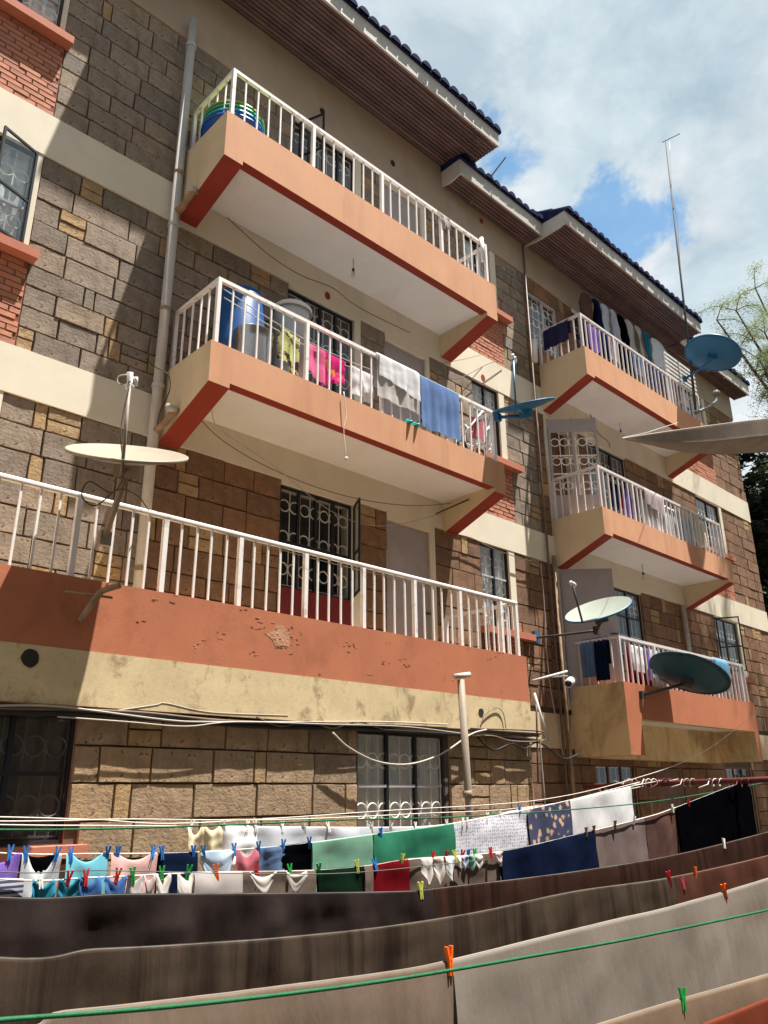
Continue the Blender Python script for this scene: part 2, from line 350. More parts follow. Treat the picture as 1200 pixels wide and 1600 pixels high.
def hole_wall(x0, x1, z0, z1, y, holes, depth, mb, mt, rv):
    hs = [(max(a, x0), min(b_, x1), max(c, z0), min(d, z1)) for a, b_, c, d in holes]
    hs = [h for h in hs if h[0] < h[1]-1e-6 and h[2] < h[3]-1e-6]
    xs = sorted({x0, x1, *[v for h in hs for v in h[:2]]}); zs = sorted({z0, z1, *[v for h in hs for v in h[2:]]})
    for i in range(len(xs)-1):
        for j in range(len(zs)-1):
            cx, cz = (xs[i]+xs[i+1])/2, (zs[j]+zs[j+1])/2
            if any(h[0] < cx < h[1] and h[2] < cz < h[3] for h in hs): continue
            mb.add([(xs[i], y, zs[j]), (xs[i+1], y, zs[j]), (xs[i+1], y, zs[j+1]), (xs[i], y, zs[j+1])], [(0, 1, 2, 3)], mt)
    for a, b_, c, d in hs:
        e = y+depth
        mb.add([(a, y, c), (a, e, c), (a, e, d), (a, y, d)], [(0, 1, 2, 3)], rv)
        mb.add([(b_, y, c), (b_, y, d), (b_, e, d), (b_, e, c)], [(0, 1, 2, 3)], rv)
        mb.add([(a, y, d), (a, e, d), (b_, e, d), (b_, y, d)], [(0, 1, 2, 3)], rv)
        mb.add([(a, y, c), (b_, y, c), (b_, e, c), (a, e, c)], [(0, 1, 2, 3)], rv)

# backing wall with openings
mb = MB(); hole_wall(BX0, BX1, GZ, 10.05, W+0.035, opens, 0.20, mb, 'mortar', 'cream')
wall = mb.build('stone_wall', None, B)
# shell: floors, ends, back
mb = MB()
mb.box(BX1-0.02, BX1, W+0.036, 14, GZ, 10.0, 'plaster_side'); mb.box(BX0, BX0+0.2, W+0.036, 14, GZ, 10.0, 'plaster_side')
mb.box(BX0, BX1-0.02, 13.8, 14, GZ, 10.0, 'plaster_side')
for z in (1.0, 3.75, 6.5, 9.6): mb.box(BX0+0.2, BX1-0.02, W+0.24, 13.8, z, z+0.15, 'interior')
for x in (3.3, 8.1, 10.45, 15.3): mb.box(x, x+0.15, W+0.24, 13.8, GZ, 9.6, 'interior')
mb.build('inner_shell', None, B)

# plaster: bands, surrounds, top frieze
def plaster(name, x0, x1, z0, z1, y=W, m='cream', th=0.034): return MB().box(x0, x1, y, y+th, z0, z1, m).build(name, None, B)
plaster('plaster_band', BX0, BX1, 3.48, 3.96, W-0.012, th=0.046); plaster('plaster_band', BX0, BX1, 6.18, 6.70, W-0.012, th=0.046)
plaster('plaster_frieze', BX0, BX1, 8.95, 10.0, W-0.012, 'frieze', th=0.046)
plaster('plaster_band', 8.06, BX1-0.01, 0.62, 1.12, W-0.012, 'cream_beam', th=0.046)
for s in (1, 2, 3):
    t, b = Zt[s], Zb[s]
    plaster('window_surround', 1.95, 2.0, t-1.2, t, W-0.003); plaster('window_surround', 9.40, 9.54, t-1.27, t, W-0.005)
    plaster('window_surround', 6.26, 6.37, b if s > 1 else 1.2, t, W-0.004)
    plaster('panel_under_window', 5.14, 6.26, b if s > 1 else 1.2, t-1.28, W-0.006, 'dark_red')
    plaster('lintel', 5.14, 6.26, t-0.05, t, W-0.006); plaster('lintel', 11.95, 13.35, t-0.05, t, W-0.006); plaster('lintel', 16.35, 17.45, t-0.03, t, W-0.006)
    plaster('door_surround', 7.67, 7.75, b if s > 1 else 1.25, t, W-0.005); plaster('lintel', 6.84, 7.67, t-0.1, t, W-0.006)
    if s < 3: plaster('door_surround', 11.56, 11.64, b, t, W-0.005); plaster('door_surround', 10.64, 10.72, b, t, W-0.005); plaster('lintel', 10.72, 11.56, t-0.05, t, W-0.006)
    plaster('window_surround', 17.45, 17.58, t-1.25, t, W-0.005)
for (x0, x1, z) in sills:
    MB().box(x0, x1, W-0.13, W+0.034, z-0.045, z+0.05, 'sill').build('window_sill', None, B)

# bricks under the windows
BRICKV = {}
for pi, (x0, x1, z0, z1) in enumerate(panels):
    pn = MB().box(x0, x1, W+0.002, W+0.034, z0, z1, 'brick_joint').build('brick_panel', None, B)
    inview = -60 < project(Vector((x1, W, (z0+z1)/2)))[0] < 1260
    bh = 0.062; bl = 0.225; nr = int((z1-z0)/bh); far = x0 > 15; joined = MB()
    for r in range(nr):
        zz = z0+(z1-z0)*r/nr; zh = (z1-z0)/nr-0.007; xx = x0 - (r % 3)*bl/3
        while xx < x1-0.02:
            a = max(xx, x0)+0.004; e = min(xx+bl, x1)-0.004; xx += bl
            if e-a < 0.03: continue
            ln = round(e-a, 2); key = (round(e-a, 3), round(zh, 4), random.randint(0, 2))
            fy = -0.003-0.003*key[2]
            if inview and not far and project(Vector((e, W, zz)))[0] > -8:
                if key not in BRICKV:
                    h = key[1]; l_ = key[0]; b_ = 0.004
                    BRICKV[key] = MB().add([(0, 0.012, 0), (l_, 0.012, 0), (l_, 0.012, h), (0, 0.012, h), (b_, fy, b_), (l_-b_, fy, b_), (l_-b_, fy+0.002, h-b_), (b_, fy, h-b_)],
                                           [(0, 1, 5, 4), (1, 2, 6, 5), (2, 3, 7, 6), (3, 0, 4, 7), (4, 5, 6, 7)], None).mesh('brick', 'brick')
                link('brick', BRICKV[key], pn, (a, W, zz+0.0035))
            else: joined.box(a, e, W+fy, W+0.01, zz+0.0035, zz+0.0035+zh, 'brick')
    if joined.v: kind(joined.build('brick_courses', None, pn), 'stuff')

# ------------------------------------------------------------------ stones
STONES = []     # (x0,x1,z0,z1,y,mat)
def lay(x0, x1, z0, z1, y, holes, ch=0.245, base='stone', lmin=0.36, lmax=0.62):
    lv = sorted({z0, z1, *[v for h in holes if h[0] < x1 and h[1] > x0 for v in h[2:] if z0+0.12 < v < z1-0.12]})
    lv2 = [lv[0]]
    for v in lv[1:]:
        if v-lv2[-1] > 0.13 or v == z1: lv2.append(v)
    for a, b in zip(lv2, lv2[1:]):
        n = max(1, round((b-a)/ch))
        for i in range(n):
            c0, c1 = a+(b-a)*i/n, a+(b-a)*(i+1)/n
            iv = [(x0, x1)]
            for h in holes:
                if h[2] < c1-0.03 and h[3] > c0+0.03:
                    nv = []
                    for p, q in iv:
                        if h[1] <= p or h[0] >= q: nv.append((p, q)); continue
                        if h[0] > p: nv.append((p, h[0]))
                        if h[1] < q: nv.append((h[1], q))
                    iv = nv
            for p, q in iv:
                xx = p; first = True
                while xx < q-0.01:
                    r = random.random(); ln = random.uniform(lmin, lmax)
                    if r < 0.09: ln = random.uniform(0.11, 0.15)
                    elif r < 0.2: ln = random.uniform(0.24, 0.34)
                    if first: ln *= random.uniform(0.5, 1); first = False
                    if q-xx-ln < 0.12: ln = q-xx
                    if ln > lmax*1.15: ln = (q-xx)/2
                    if ln <= 0.17 and ln > 0.09 and r < 0.09: STONES.append((xx, xx+ln, c0, c1, y, 'stone_yellow' if random.random() < 0.75 else base))
                    elif 0.09 <= r < 0.165 and c1-c0 > 0.17:
                        m_ = (c0+c1)/2; mt = 'stone_yellow' if random.random() < 0.8 else base
                        STONES.append((xx, xx+ln, c0, m_, y, mt)); STONES.append((xx, xx+ln, m_, c1, y, mt))
                    else: STONES.append((xx, xx+ln, c0, c1, y, base))
                    xx += ln
H = opens+solid
for s in (1, 2, 3):
    lay(BX0, 3.5, Zb[s], Zt[s], W, H); lay(3.5, 10.36, Zb[s], Zt[s], W, H, base='stone_shaded' if s == 1 else 'stone'); lay(10.36, BX1, Zb[s], Zt[s], W, H, base='stone_shaded')  # recessed and right-hand walls take the stone with painted-in shade
lay(8.06, BX1, GZ, 0.62, W, H, base='stone_shaded')
def stone_geo(mb, x0, x1, z0, z1, y, mt, ox=0, oz=0, oy=0):
    j = 0.0038; x0 += j; x1 -= j; z0 += j; z1 -= j
    f = random.uniform(-0.003, 0.012); b = min(0.006, (z1-z0)*0.12); vs = []; NX, NZ = (4, 3)
    for k in range(NZ):
        for i in range(NX):
            xx = x0+b+(x1-x0-2*b)*i/(NX-1)+random.uniform(-1, 1)*0.004; zz = z0+b+(z1-z0-2*b)*k/(NZ-1)+random.uniform(-1, 1)*0.004
            inner = 0 < i < NX-1 and 0 < k < NZ-1
            vs.append((xx-ox, y+f+random.uniform(-1, 1)*(0.0035 if inner else 0.002)-oy, zz-oz))
    fs = [(k*NX+i, k*NX+i+1, (k+1)*NX+i+1, (k+1)*NX+i) for k in range(NZ-1) for i in range(NX-1)]
    loop = [i for i in range(NX)]+[k*NX+NX-1 for k in range(1, NZ)]+[(NZ-1)*NX+i for i in range(NX-2, -1, -1)]+[k*NX for k in range(NZ-2, 0, -1)]
    base = len(vs)
    for q in loop:
        k, i = divmod(q, NX)
        vs.append((x0+(x1-x0)*i/(NX-1)-ox, y+0.034-oy, z0+(z1-z0)*k/(NZ-1)-oz))
    n = len(loop)
    for a in range(n): fs.append((loop[a], base+a, base+(a+1) % n, loop[(a+1) % n]))
    mb.add(vs, fs, mt)
def emit_stones(stones, parent, limit=300):
    sc = []
    for st in stones:
        x0, x1, z0, z1, y, mt = st
        ps = [project(Vector((x, y, z))) for x in (x0, x1) for z in (z0, z1)]
        cx = sum(p[0] for p in ps)/4; cy = sum(p[1] for p in ps)/4
        vis = -20 < cx < 1220 and -20 < cy < 1330
        a = (max(p[0] for p in ps)-min(p[0] for p in ps))*(z1-z0)*1000/max(1, Vector((x0, y, z0)).length)
        sc.append((-(a if vis else a*0.001), st))
    sc.sort(key=lambda q: q[0]); jb = MB()
    for i, (_, st) in enumerate(sc):
        x0, x1, z0, z1, y, mt = st
        if i < limit:
            mb = MB(); stone_geo(mb, *st, ox=x0, oz=z0, oy=y)
            link('stone_block', mb.mesh('stone_block', mt), parent, (x0, y, z0))
        else: stone_geo(jb, *st)
    if jb.v: kind(jb.build('stone_courses', None, parent), 'stuff')
emit_stones(STONES, wall)
# ground floor block under the terrace
GW = 5.80; TX1 = 8.0
gopens = [(1.25, 2.53, -0.30, 0.585), (5.25, 6.50, -0.42, 0.585), (-2.3, -1.1, -0.4, 0.585)]
mb = MB(); hole_wall(BX0, TX1, GZ, 0.62, GW+0.035, gopens, 0.16, mb, 'mortar', 'sill')
gwall = mb.build('ground_floor_wall', None, B)
MB().box(TX1-0.02, TX1, GW+0.036, W, GZ, 0.62, 'plaster_side').build('side_wall', None, B)
STONES = []; lay(BX0, TX1, GZ, 0.62, GW, gopens+[(6.50, 6.56, -0.42, 0.585), (1.15, 2.62, -0.40, -0.30)], ch=0.262, base='stone_ground')
emit_stones(STONES, gwall, 190)
MB().box(1.15, 2.66, GW-0.10, GW+0.034, -0.385, -0.305, 'sill').build('window_sill', None, B)
MB().box(5.17, 6.56, GW-0.06, GW+0.034, -0.48, -0.425, 'sill').build('window_sill', None, B)

# ------------------------------------------------------------------ windows and doors
def grille(x0, x1, z0, z1, y, rows, pitch=0.155, m='grille_white'):
    mb = MB(); n = max(2, round((x1-x0)/pitch)); p = (x1-x0)/n
    for i in range(n+1): mb.bar((x0+p*i, y, z0), (x0+p*i, y, z1), 0.007, m)
    for q in (z0, z1): mb.bar((x0, y, q), (x1, y, q), 0.0065, m)
    for r in range(rows):
        zc = z0+(z1-z0)*(r+0.5)/rows
        for i in range(n): mb.torus(Vector((x0+p*(i+0.5), y, zc)), X, Z, p*0.47, 0.009, 16, 4, m)
    return mb
def window(x0, x1, z0, z1, y, cols=2, split=0.5, fm='frame_dark', curt='curtain', grows=3, gmat='grille_white', gm='glass'):
    mb = MB(); f = 0.028
    for a, b, c, d in ((x0, x0+f, z0, z1), (x1-f, x1, z0, z1), (x0+f, x1-f, z0, z0+f), (x0+f, x1-f, z1-f, z1)): mb.box(a, b, y, y+0.045, c, d, fm)
    xs = [x0+f+(x1-x0-2*f)*i/cols for i in range(cols+1)]; zm = z0+(z1-z0)*split
    for i in range(1, cols): mb.box(xs[i]-0.016, xs[i]+0.016, y+0.002, y+0.043, z0+f, z1-f, fm)
    for i in range(cols): mb.box(xs[i]+0.016, xs[i+1]-0.016, y+0.004, y+0.041, zm-0.013, zm+0.013, 'frame_grey' if curt == 'curtain' else fm)
    w_ = mb.build('window', None, B)
    for i in range(cols):
        for c, d in ((z0+f, zm-0.013), (zm+0.013, z1-f)):
            a_, b_ = xs[i]+0.016, xs[i+1]-0.016; MB().add([(a_, y+0.02, c), (b_, y+0.02, c), (b_, y+0.02+random.uniform(-.004, .004), d), (a_, y+0.02, d)], [(0, 1, 2, 3)], gm).build('pane', None, w_)
    if grows: grille(x0+0.03, x1-0.03, z0+0.05, z1-0.04, y+0.037, grows, m=gmat).build('grille', None, w_)
    if curt:
        n = 40; vs = []; fs = []
        for i in range(n+1):
            q = i/n; yy = y+0.075+0.018*math.sin(q*37+x0)+0.01*math.sin(q*83)
            for zz in (z0+0.02, z1-0.01): vs.append((x0+0.02+(x1-x0-0.04)*q, yy, zz))
        for i in range(n): fs.append((2*i, 2*i+2, 2*i+3, 2*i+1))
        MB().add(vs, fs, curt).build('curtain', None, w_, True)
    return w_
for q in wins:
    (x0, x1), (z0, z1), k, s = q['x'], q['z'], q['k'], q['s']
    if k == 'left': q['o'] = window(x0, x1, z0, z1, W+0.035, 3, 0.42, 'frame_dark', 'curtain', 2)
    elif k == 'main': q['o'] = window(x0, x1, z0, z1, W+0.045, 4, 0.45, 'frame_dark', None if s == 1 else 'curtain_dark', 3, gm='glass_dark')
    elif k == 'small': q['o'] = window(x0, x1, z0, z1, W+0.035, 2, 0.62, 'frame_dark', 'curtain', 3)
    elif k == 'light': q['o'] = window(x0, x1, z0, z1, W+0.035, 2, 0.55, 'frame_grey', 'curtain_dark', 3)
    elif k == 'rmain': q['o'] = window(x0, x1, z0, z1, W+0.045, 3, 0.6, 'wood_brown' if s == 0 else 'frame_dark', 'curtain_dark', 1 if s == 0 else 2, gm='glass_dark')
    else: q['o'] = window(x0, x1, z0, z1, W+0.035, 2, 0.6, 'frame_dark', 'curtain_dark', 2)
window(1.25, 2.53, -0.30, 0.585, GW+0.05, 3, 0.52, 'frame_dark', 'curtain_dark', 2, gmat='grille_shaded', gm='glass_dark')
window(5.25, 6.50, -0.42, 0.585, GW+0.035, 3, 0.50, 'frame_dark', 'curtain', 2)
window(-2.3, -1.1, -0.4, 0.585, GW+0.035, 3, 0.52, 'frame_dark', 'curtain_dark', 0)
def casement(parent, hinge, d, width, z0, z1, fm='frame_dark', tri=False):
    d = Vector(d).normalized(); nrm = Vector((-d.y, d.x, 0)); h = Vector(hinge); mb = MB()
    for a in (0.012, width-0.012): mb.obox(h+d*a+Z*((z0+z1)/2-h.z), d, nrm, Z, 0.012, 0.012, (z1-z0)/2, fm)
    for zz in (z0+0.012, z1-0.012, z0+(z1-z0)*0.45): mb.obox(h+d*(width/2)+Z*(zz-h.z), d, nrm, Z, width/2-0.024, 0.011, 0.012, fm)
    lf = mb.build('open_casement', None, parent)
    MB().obox(h+d*(width/2)+Z*((z0+z1)/2-h.z), d, nrm, Z, width/2-0.02, 0.002, (z1-z0)/2-0.02, 'glass').build('pane', None, lf)
wl2 = [q for q in wins if q['k'] == 'left' and q['s'] == 2][0]['o']
casement(wl2, (1.94, W-0.02, 5.6), (-0.36, -0.13, 0), 0.40, 5.02, 6.15)
wm3 = [q for q in wins if q['k'] == 'main' and q['s'] == 3][0]['o']; casement(wm3, (5.20, W-0.02, 8), (0.35, -0.94, 0), 0.40, 7.75, 8.84)
wm1 = [q for q in wins if q['k'] == 'main' and q['s'] == 1][0]['o']; casement(wm1, (6.24, W-0.02, 3), (-0.5, -0.87, 0), 0.34, 2.24, 3.40)
wr1 = [q for q in wins if q['k'] == 'rsmall' and q['s'] == 1][0]['o']; casement(wr1, (16.36, W-0.02, 3), (0.45, -0.9, 0), 0.45, 2.3, 3.42)
def leafdoor(name, h, d, width, z0, z1, m, gr=False, parent=B, th=0.018):
    d = Vector(d).normalized(); nrm = Vector((-d.y, d.x, 0)); h = Vector(h); mb = MB(); zc = (z0+z1)/2
    if not gr:
        mb.obox((h.x+d.x*width/2, h.y+d.y*width/2, zc), d, nrm, Z, width/2, th, (z1-z0)/2, m)
        o = mb.build(name, None, parent)
        k = MB(); c = h+d*(width-0.07)-nrm*(th+0.02); k.obox((c.x, c.y, z0+1.0), d, nrm, Z, 0.05, 0.012, 0.012, 'metal_dark'); k.build('handle', None, o); return o
    for a in (0.02, width/2, width-0.02): mb.obox((h.x+d.x*a, h.y+d.y*a, zc), d, nrm, Z, 0.02, 0.018, (z1-z0)/2, m)
    mb.obox((h.x+d.x*width/2, h.y+d.y*width/2, z1-0.14), d, nrm, Z, width/2-0.02, 0.015, 0.12, m)
    mb.obox((h.x+d.x*width/2, h.y+d.y*width/2, z0+0.3), d, nrm, Z, width/2-0.02, 0.015, 0.28, m)
    o = mb.build(name, None, parent); g_ = MB(); n = 5
    for i in range(n+1):
        q = h+d*(0.03+(width-0.06)*i/n); g_.bar((q.x, q.y, z0+0.55), (q.x, q.y, z1-0.25), 0.006, 'grille_white')
    for zz in (z0+0.75, z0+1.2, z1-0.45):
        for i in range(n):
            q = h+d*(0.03+(width-0.06)*(i+0.5)/n); g_.torus(Vector((q.x, q.y, zz)), d, Z, (width-0.06)/n*0.46, 0.008, 14, 4, 'grille_white')
    for zz in (z0+0.97, z1-0.7): g_.obox((h.x+d.x*width/2, h.y+d.y*width/2, zz), d, nrm, Z, width/2-0.02, 0.008, 0.008, 'grille_white')
    g_.build('grille', None, o); return o
for q in doors:
    (x0, x1), (z0, z1), s = q['x'], q['z'], q['s']
    if q.get('leaf'):
        leafdoor('open_door', (x0-0.02, W-0.03, 0), (0.69, -0.72, 0), 0.83, z0+0.05, z1-0.02, 'door_lilac', gr=(s == 2))
        MB().box(x0, x1, W+0.21, W+0.23, z0, z1, 'wood_brown').build('inner_door', None, B)
    else: leafdoor('door', (x0+0.01, W+0.06, 0), (1, 0, 0), x1-x0-0.02, z0, z1-0.01, 'wood_brown' if q.get('wood') else 'door_lilac')

# ------------------------------------------------------------------ balconies
YF = 6.06
def balcony(x0, x1, zt, zb, zk, fr, side='cream_beam', under='red_paint', bw=0.24):
    fw = 0.12; dz = 0.055
    MB().box(x0+bw, x1-bw, YF, YF+fw, zb, zt, None, {'-y': fr, '+y': 'cream', '-z': under, '+z': fr, '-x': fr, '+x': fr}).build('balcony_fascia', None, B)
    MB().box(x0+bw, x1-bw, YF+fw, W-0.014, zb+0.03, zb+0.16, 'soffit_white').build('balcony_slab', None, B)
    for a, b in ((x0, x0+bw), (x1-bw, x1)):
        vs = [(a, YF, zb-dz), (b, YF, zb-dz), (b, W-0.014, zk), (a, W-0.014, zk), (a, YF, zt), (b, YF, zt), (b, W-0.014, zt), (a, W-0.014, zt)]
        mb = MB()
        mb.add([vs[i] for i in (0, 1, 5, 4)], [(0, 1, 2, 3)], fr); mb.add([vs[i] for i in (0, 3, 2, 1)], [(0, 1, 2, 3)], under)
        mb.add([vs[i] for i in (4, 5, 6, 7)], [(0, 1, 2, 3)], fr); mb.add([vs[i] for i in (3, 0, 4, 7)], [(0, 1, 2, 3)], side)
        mb.add([vs[i] for i in (1, 2, 6, 5)], [(0, 1, 2, 3)], side if a == x0 else fr); mb.add([vs[i] for i in (2, 3, 7, 6)], [(0, 1, 2, 3)], side)
        mb.build('balcony_beam', None, B)
def railing(x0, x1, yf, z0, z1, spacing, m, br=0.0085, post_every=7, sides=(True, True), square=True, round_top=False, sideend=W-0.05, flat=1.0):
    pr = 0.021; mb = MB(); tr = 0.024
    def tb(a, b): 
        if round_top: mb.tube([a, b], 0.026, 10, m)
        else: mb.tube([a, b], tr*1.2, 4, m)
    tb((x0-0.02, yf, z1), (x1+0.02, yf, z1))
    for k, xx in ((0, x0), (1, x1)):
        if sides[k]: tb((xx, yf+0.02, z1-0.001), (xx, sideend, z1-0.001))
    n = round((x1-x0)/spacing); bal = []
    for i in range(n+1):
        xx = x0+(x1-x0)*i/n
        if i == 0 or i == n or i % post_every == 0: mb.box(xx-pr, xx+pr, yf-pr, yf+pr, z0, z1-0.015, m)
        else: bal.append((xx, yf))
    for k, xx in ((0, x0), (1, x1)):
        if sides[k]:
            ns = max(2, round((sideend-yf)/spacing))
            for i in range(1, ns+1):
                yy = yf+(sideend-yf)*i/ns
                if i == ns: mb.box(xx-pr, xx+pr, yy-pr, yy+pr, z0, z1-0.015, m)
                else: bal.append((xx, yy))
    r = mb.build('railing', None, B)
    bm = MB().box(-br*flat, br*flat, -br, br, 0, z1-z0-0.01, m).mesh('baluster', m)
    for xx, yy in bal:
        o = link('baluster', bm, r, (xx+random.uniform(-.006, .006), yy, z0)); o.rotation_euler.y = random.uniform(-.008, .008)
    return r
balcony(3.52, 8.24, 7.16, 6.60, 6.25, 'terracotta_pale')
balcony(3.53, 8.17, 4.245, 3.845, 3.43, 'terracotta_pale')
railing(3.60, 8.10, YF+0.045, 7.15, 7.83, 0.168, 'rail_white')
railing(3.60, 8.03, YF+0.045, 4.235, 5.00, 0.164, 'rail_white')
balcony(10.63, 15.30, 7.135, 6.655, 6.25, 'terracotta_pale')
balcony(10.65, 15.32, 4.25, 3.85, 3.43, 'terracotta_pale')
railing(10.66, 15.05, YF+0.045, 7.125, 7.79, 0.152, 'rail_mauve', 0.011, 7)
railing(10.70, 15.10, YF+0.045, 4.24, 4.96, 0.152, 'rail_mauve', 0.011, 7)
# low right balcony: a hood with deep cheeks on three sides
mb = MB(); x0, x1 = 10.72, 15.32
fz = {'-y': 'terracotta', '+y': 'hood_yellow', '-x': 'hood_yellow', '+x': 'hood_yellow', '-z': 'hood_yellow', '+z': 'terracotta'}
MB().box(x0+0.40, x1-0.16, YF, YF+0.14, 1.02, 1.535, None, fz).build('balcony_fascia', None, B)
MB().box(x0+0.40, x1-0.16, YF+0.14, W-0.014, 1.05, 1.2, 'soffit_white').build('balcony_slab', None, B)
MB().box(x0, x0+0.40, YF-0.003, W-0.014, 0.51, 1.537, None, fz).build('balcony_cheek', None, B)
MB().box(x1-0.16, x1, YF-0.003, W-0.014, 0.51, 1.537, None, fz).build('balcony_cheek', None, B)
MB().box(x0+0.40, x1-0.16, W-0.24, W-0.015, 0.50, 1.05, 'hood_yellow').build('balcony_back_beam', None, B)
railing(10.80, 15.18, YF+0.05, 1.53, 2.21, 0.15, 'rail_mauve', 0.011, 7)

# ------------------------------------------------------------------ terrace over the ground floor
TY = 5.75
MB().box(BX0, TX1-0.05, TY, TY+0.14, 1.022, 1.56, 'terracotta').build('terrace_parapet', None, B)
MB().box(BX0, TX1-0.045, TY-0.003, TY+0.14, 0.625, 1.021, 'dirty_yellow').build('terrace_band', None, B)
MB().box(BX0, TX1-0.19, TY+0.141, W, 0.98, 1.25, 'cream_beam').build('terrace_floor', None, B)
MB().box(TX1-0.19, TX1-0.05, TY+0.141, W-0.014, 0.625, 1.56, 'terracotta').build('terrace_cheek', None, B)
MB().box(BX0, TX1-0.19, TY+0.141, GW+0.3, 0.625, 0.979, 'cream_beam').build('terrace_beam', None, B)
railing(BX0+0.1, TX1-0.13, TY+0.06, 1.555, 2.22, 0.150, 'rail_white', 0.0085, 5, (False, True), round_top=True)
# flaked paint: raised flake edges round a bare patch, and chips
def patch(px, py, rx, rz, m, seed, y=TY-0.002, th=0.004, name='paint_chip'):
    c = at(px, py, y); rn = random.Random(seed); n = 14; vs = []
    for i in range(n):
        t = 2*math.pi*i/n; q = rn.uniform(*((0.9, 1.06) if name == 'vent_hole' else (0.55, 1.1))); vs.append((c.x+rx*q*math.cos(t), y, c.z+rz*q*math.sin(t)))
    vs2 = [(v[0], y+th, v[2]) for v in vs]
    MB().add(vs+vs2, [tuple(range(n))]+[(i, (i+1) % n, n+(i+1) % n, n+i) for i in range(n)], m).build(name, None, B)
patch(437, 993, 0.16, 0.11, 'patch', 3, TY-0.002, name='bare_patch')
rn = random.Random(5)
for i, (px, py) in enumerate([(408, 968), (420, 976), (440, 985), (455, 980), (463, 992), (460, 1005), (430, 1005), (447, 1015), (398, 980), (218, 975), (240, 935), (310, 1005), (395, 1022), (402, 1026), (545, 1008), (547, 1012), (632, 1033), (640, 1042), (577, 1049), (605, 1036), (775, 1078), (780, 1025), (770, 1028), (275, 935), (150, 1052), (345, 992), (385, 947), (610, 1003), (700, 1060), (505, 1060), (740, 1010)]):
    for k in range(rn.randint(2, 4)):
        patch(px+rn.uniform(-9, 9), py+rn.uniform(-7, 7), rn.uniform(0.006, 0.024), rn.uniform(0.003, 0.008), 'chip' if rn.random() < 0.6 else 'patch', 20+i*5+k)
for px, py, r in ((47, 1028, 0.066), (752, 1113, 0.045)):
    patch(px, py, r, r, 'vent_dark', px, TY-0.0075, 0.01, 'vent_hole')
for px, py, y in ((512, 462, W-0.0165), (752, 345, W-0.0165), (504, 174, W-0.0165), (614, 255, W-0.0165), (755, 590, W-0.0165), (1048, 622, W-0.0165)):
    patch(px, py, 0.05, 0.06, 'red_paint' if py > 400 or px == 752 else 'vent_dark', px, y, 0.01, 'vent_hole')

# ------------------------------------------------------------------ roof
def roof_part(x0, x1, yf, zs, h, cheekL=False, cheekR=False):
    MB().box(x0, x1, yf-0.03, yf, zs-0.01, zs+h, 'fascia').build('fascia_board', None, B)
    n = max(3, round((W-yf)/0.062)); p = (W-0.016-yf)/n
    so_ = MB().box(x0, x1, yf+0.001, W-0.016, zs+0.03, zs+0.05, 'metal_dark').build('soffit', None, B)
    for i in range(n):
        MB().box(x0, x1, yf+0.001+p*i+0.006, yf+p*(i+1)-0.006, zs+random.uniform(0, 0.006), zs+0.029, 'slat_brown').build('slat', None, so_)
    for f, xx, s in ((cheekL, x0, -1), (cheekR, x1, 1)):
        if not f: continue
        vs = []; a, b = (xx-0.03, xx) if s < 0 else (xx, xx+0.03)
        prof = [(yf-0.03, zs-0.01), (yf+0.1, zs-0.035), (yf+(W-yf)*0.55, zs-0.05), (W-0.016, zs-0.02), (W-0.016, zs+h), (yf-0.03, zs+h)]
        for q in (a, b): vs += [(q, y, z) for y, z in prof]
        k = len(prof); MB().add(vs, [tuple(range(k))[::-1], tuple(range(k, 2*k))]+[(i, (i+1) % k, k+(i+1) % k, k+i) for i in range(k)], 'fascia').build('fascia_cheek', None, B)
    pitch = math.tan(rad(24)); zr = zs+h+0.012; ye = yf-0.07
    tl = MB(); yb = 10.5
    tl.add([(x0-0.04, ye, zr), (x1+0.04, ye, zr), (x1+0.04, yb, zr+(yb-ye)*pitch), (x0-0.04, yb, zr+(yb-ye)*pitch), (x0-0.04, ye, zr-0.015), (x1+0.04, ye, zr-0.015), (x1+0.04, yb, zr-0.05), (x0-0.04, yb, zr-0.05)],
           [(0, 1, 2, 3), (4, 7, 6, 5), (0, 4, 5, 1), (1, 5, 6, 2), (3, 7, 4, 0)], 'tile_blue')
    R = tl.build('roof_slope', None, B)
    nt_ = round((x1-x0+0.08)/0.215); sp = (x1-x0+0.08)/nt_; key = None
    prof = [(math.cos(t)*0.088, math.sin(t)*0.09) for t in [math.pi*i/6 for i in range(7)]]
    tv = []; ln = 0.36
    for yy, kz in ((0, 1.08), (ln, 0.9)):
        for a, b in prof: tv.append((a*kz, yy, b*kz+yy*pitch))
    tf = [(i, i+1, 8+i, 7+i) for i in range(6)]+[tuple(range(7))]
    tm = MB().add(tv, tf, None).mesh('roof_tile', 'tile_blue')
    vis = x1 > 3
    up = MB()
    for i in range(nt_):
        xc = x0-0.04+sp*(i+0.5)
        if vis:
            o = link('roof_tile', tm, R, (xc, ye-0.02+random.uniform(-.014, .014), zr-0.004+random.uniform(-.006, .01))); o.rotation_euler.z = random.uniform(-.04, .04)
        r0_ = 0 if not vis else 1
        for k in range(r0_, 10): up.add([(v[0]+xc, v[1]+ye+k*0.33, v[2]+zr+k*0.33*pitch+0.004) for v in tv], tf, 'tile_blue')
    kind(up.build('tile_rows', None, R), 'stuff')
roof_part(BX0, 2.85, 6.60, 9.60, 0.28)
roof_part(2.88, 8.55, 6.06, 10.0, 0.27)
roof_part(8.22, 10.46, 6.60, 9.60, 0.28, cheekL=True)
roof_part(10.50, 15.75, 6.10, 9.60, 0.26, cheekL=True)
roof_part(15.79, 19.5, 6.60, 9.60, 0.28)
MB().tube([at(735, 318, 6.9), at(745, 262, 6.5) if False else at(790, 246, 6.35)], 0.014, 6, 'metal_grey').build('roof_rod', None, B)

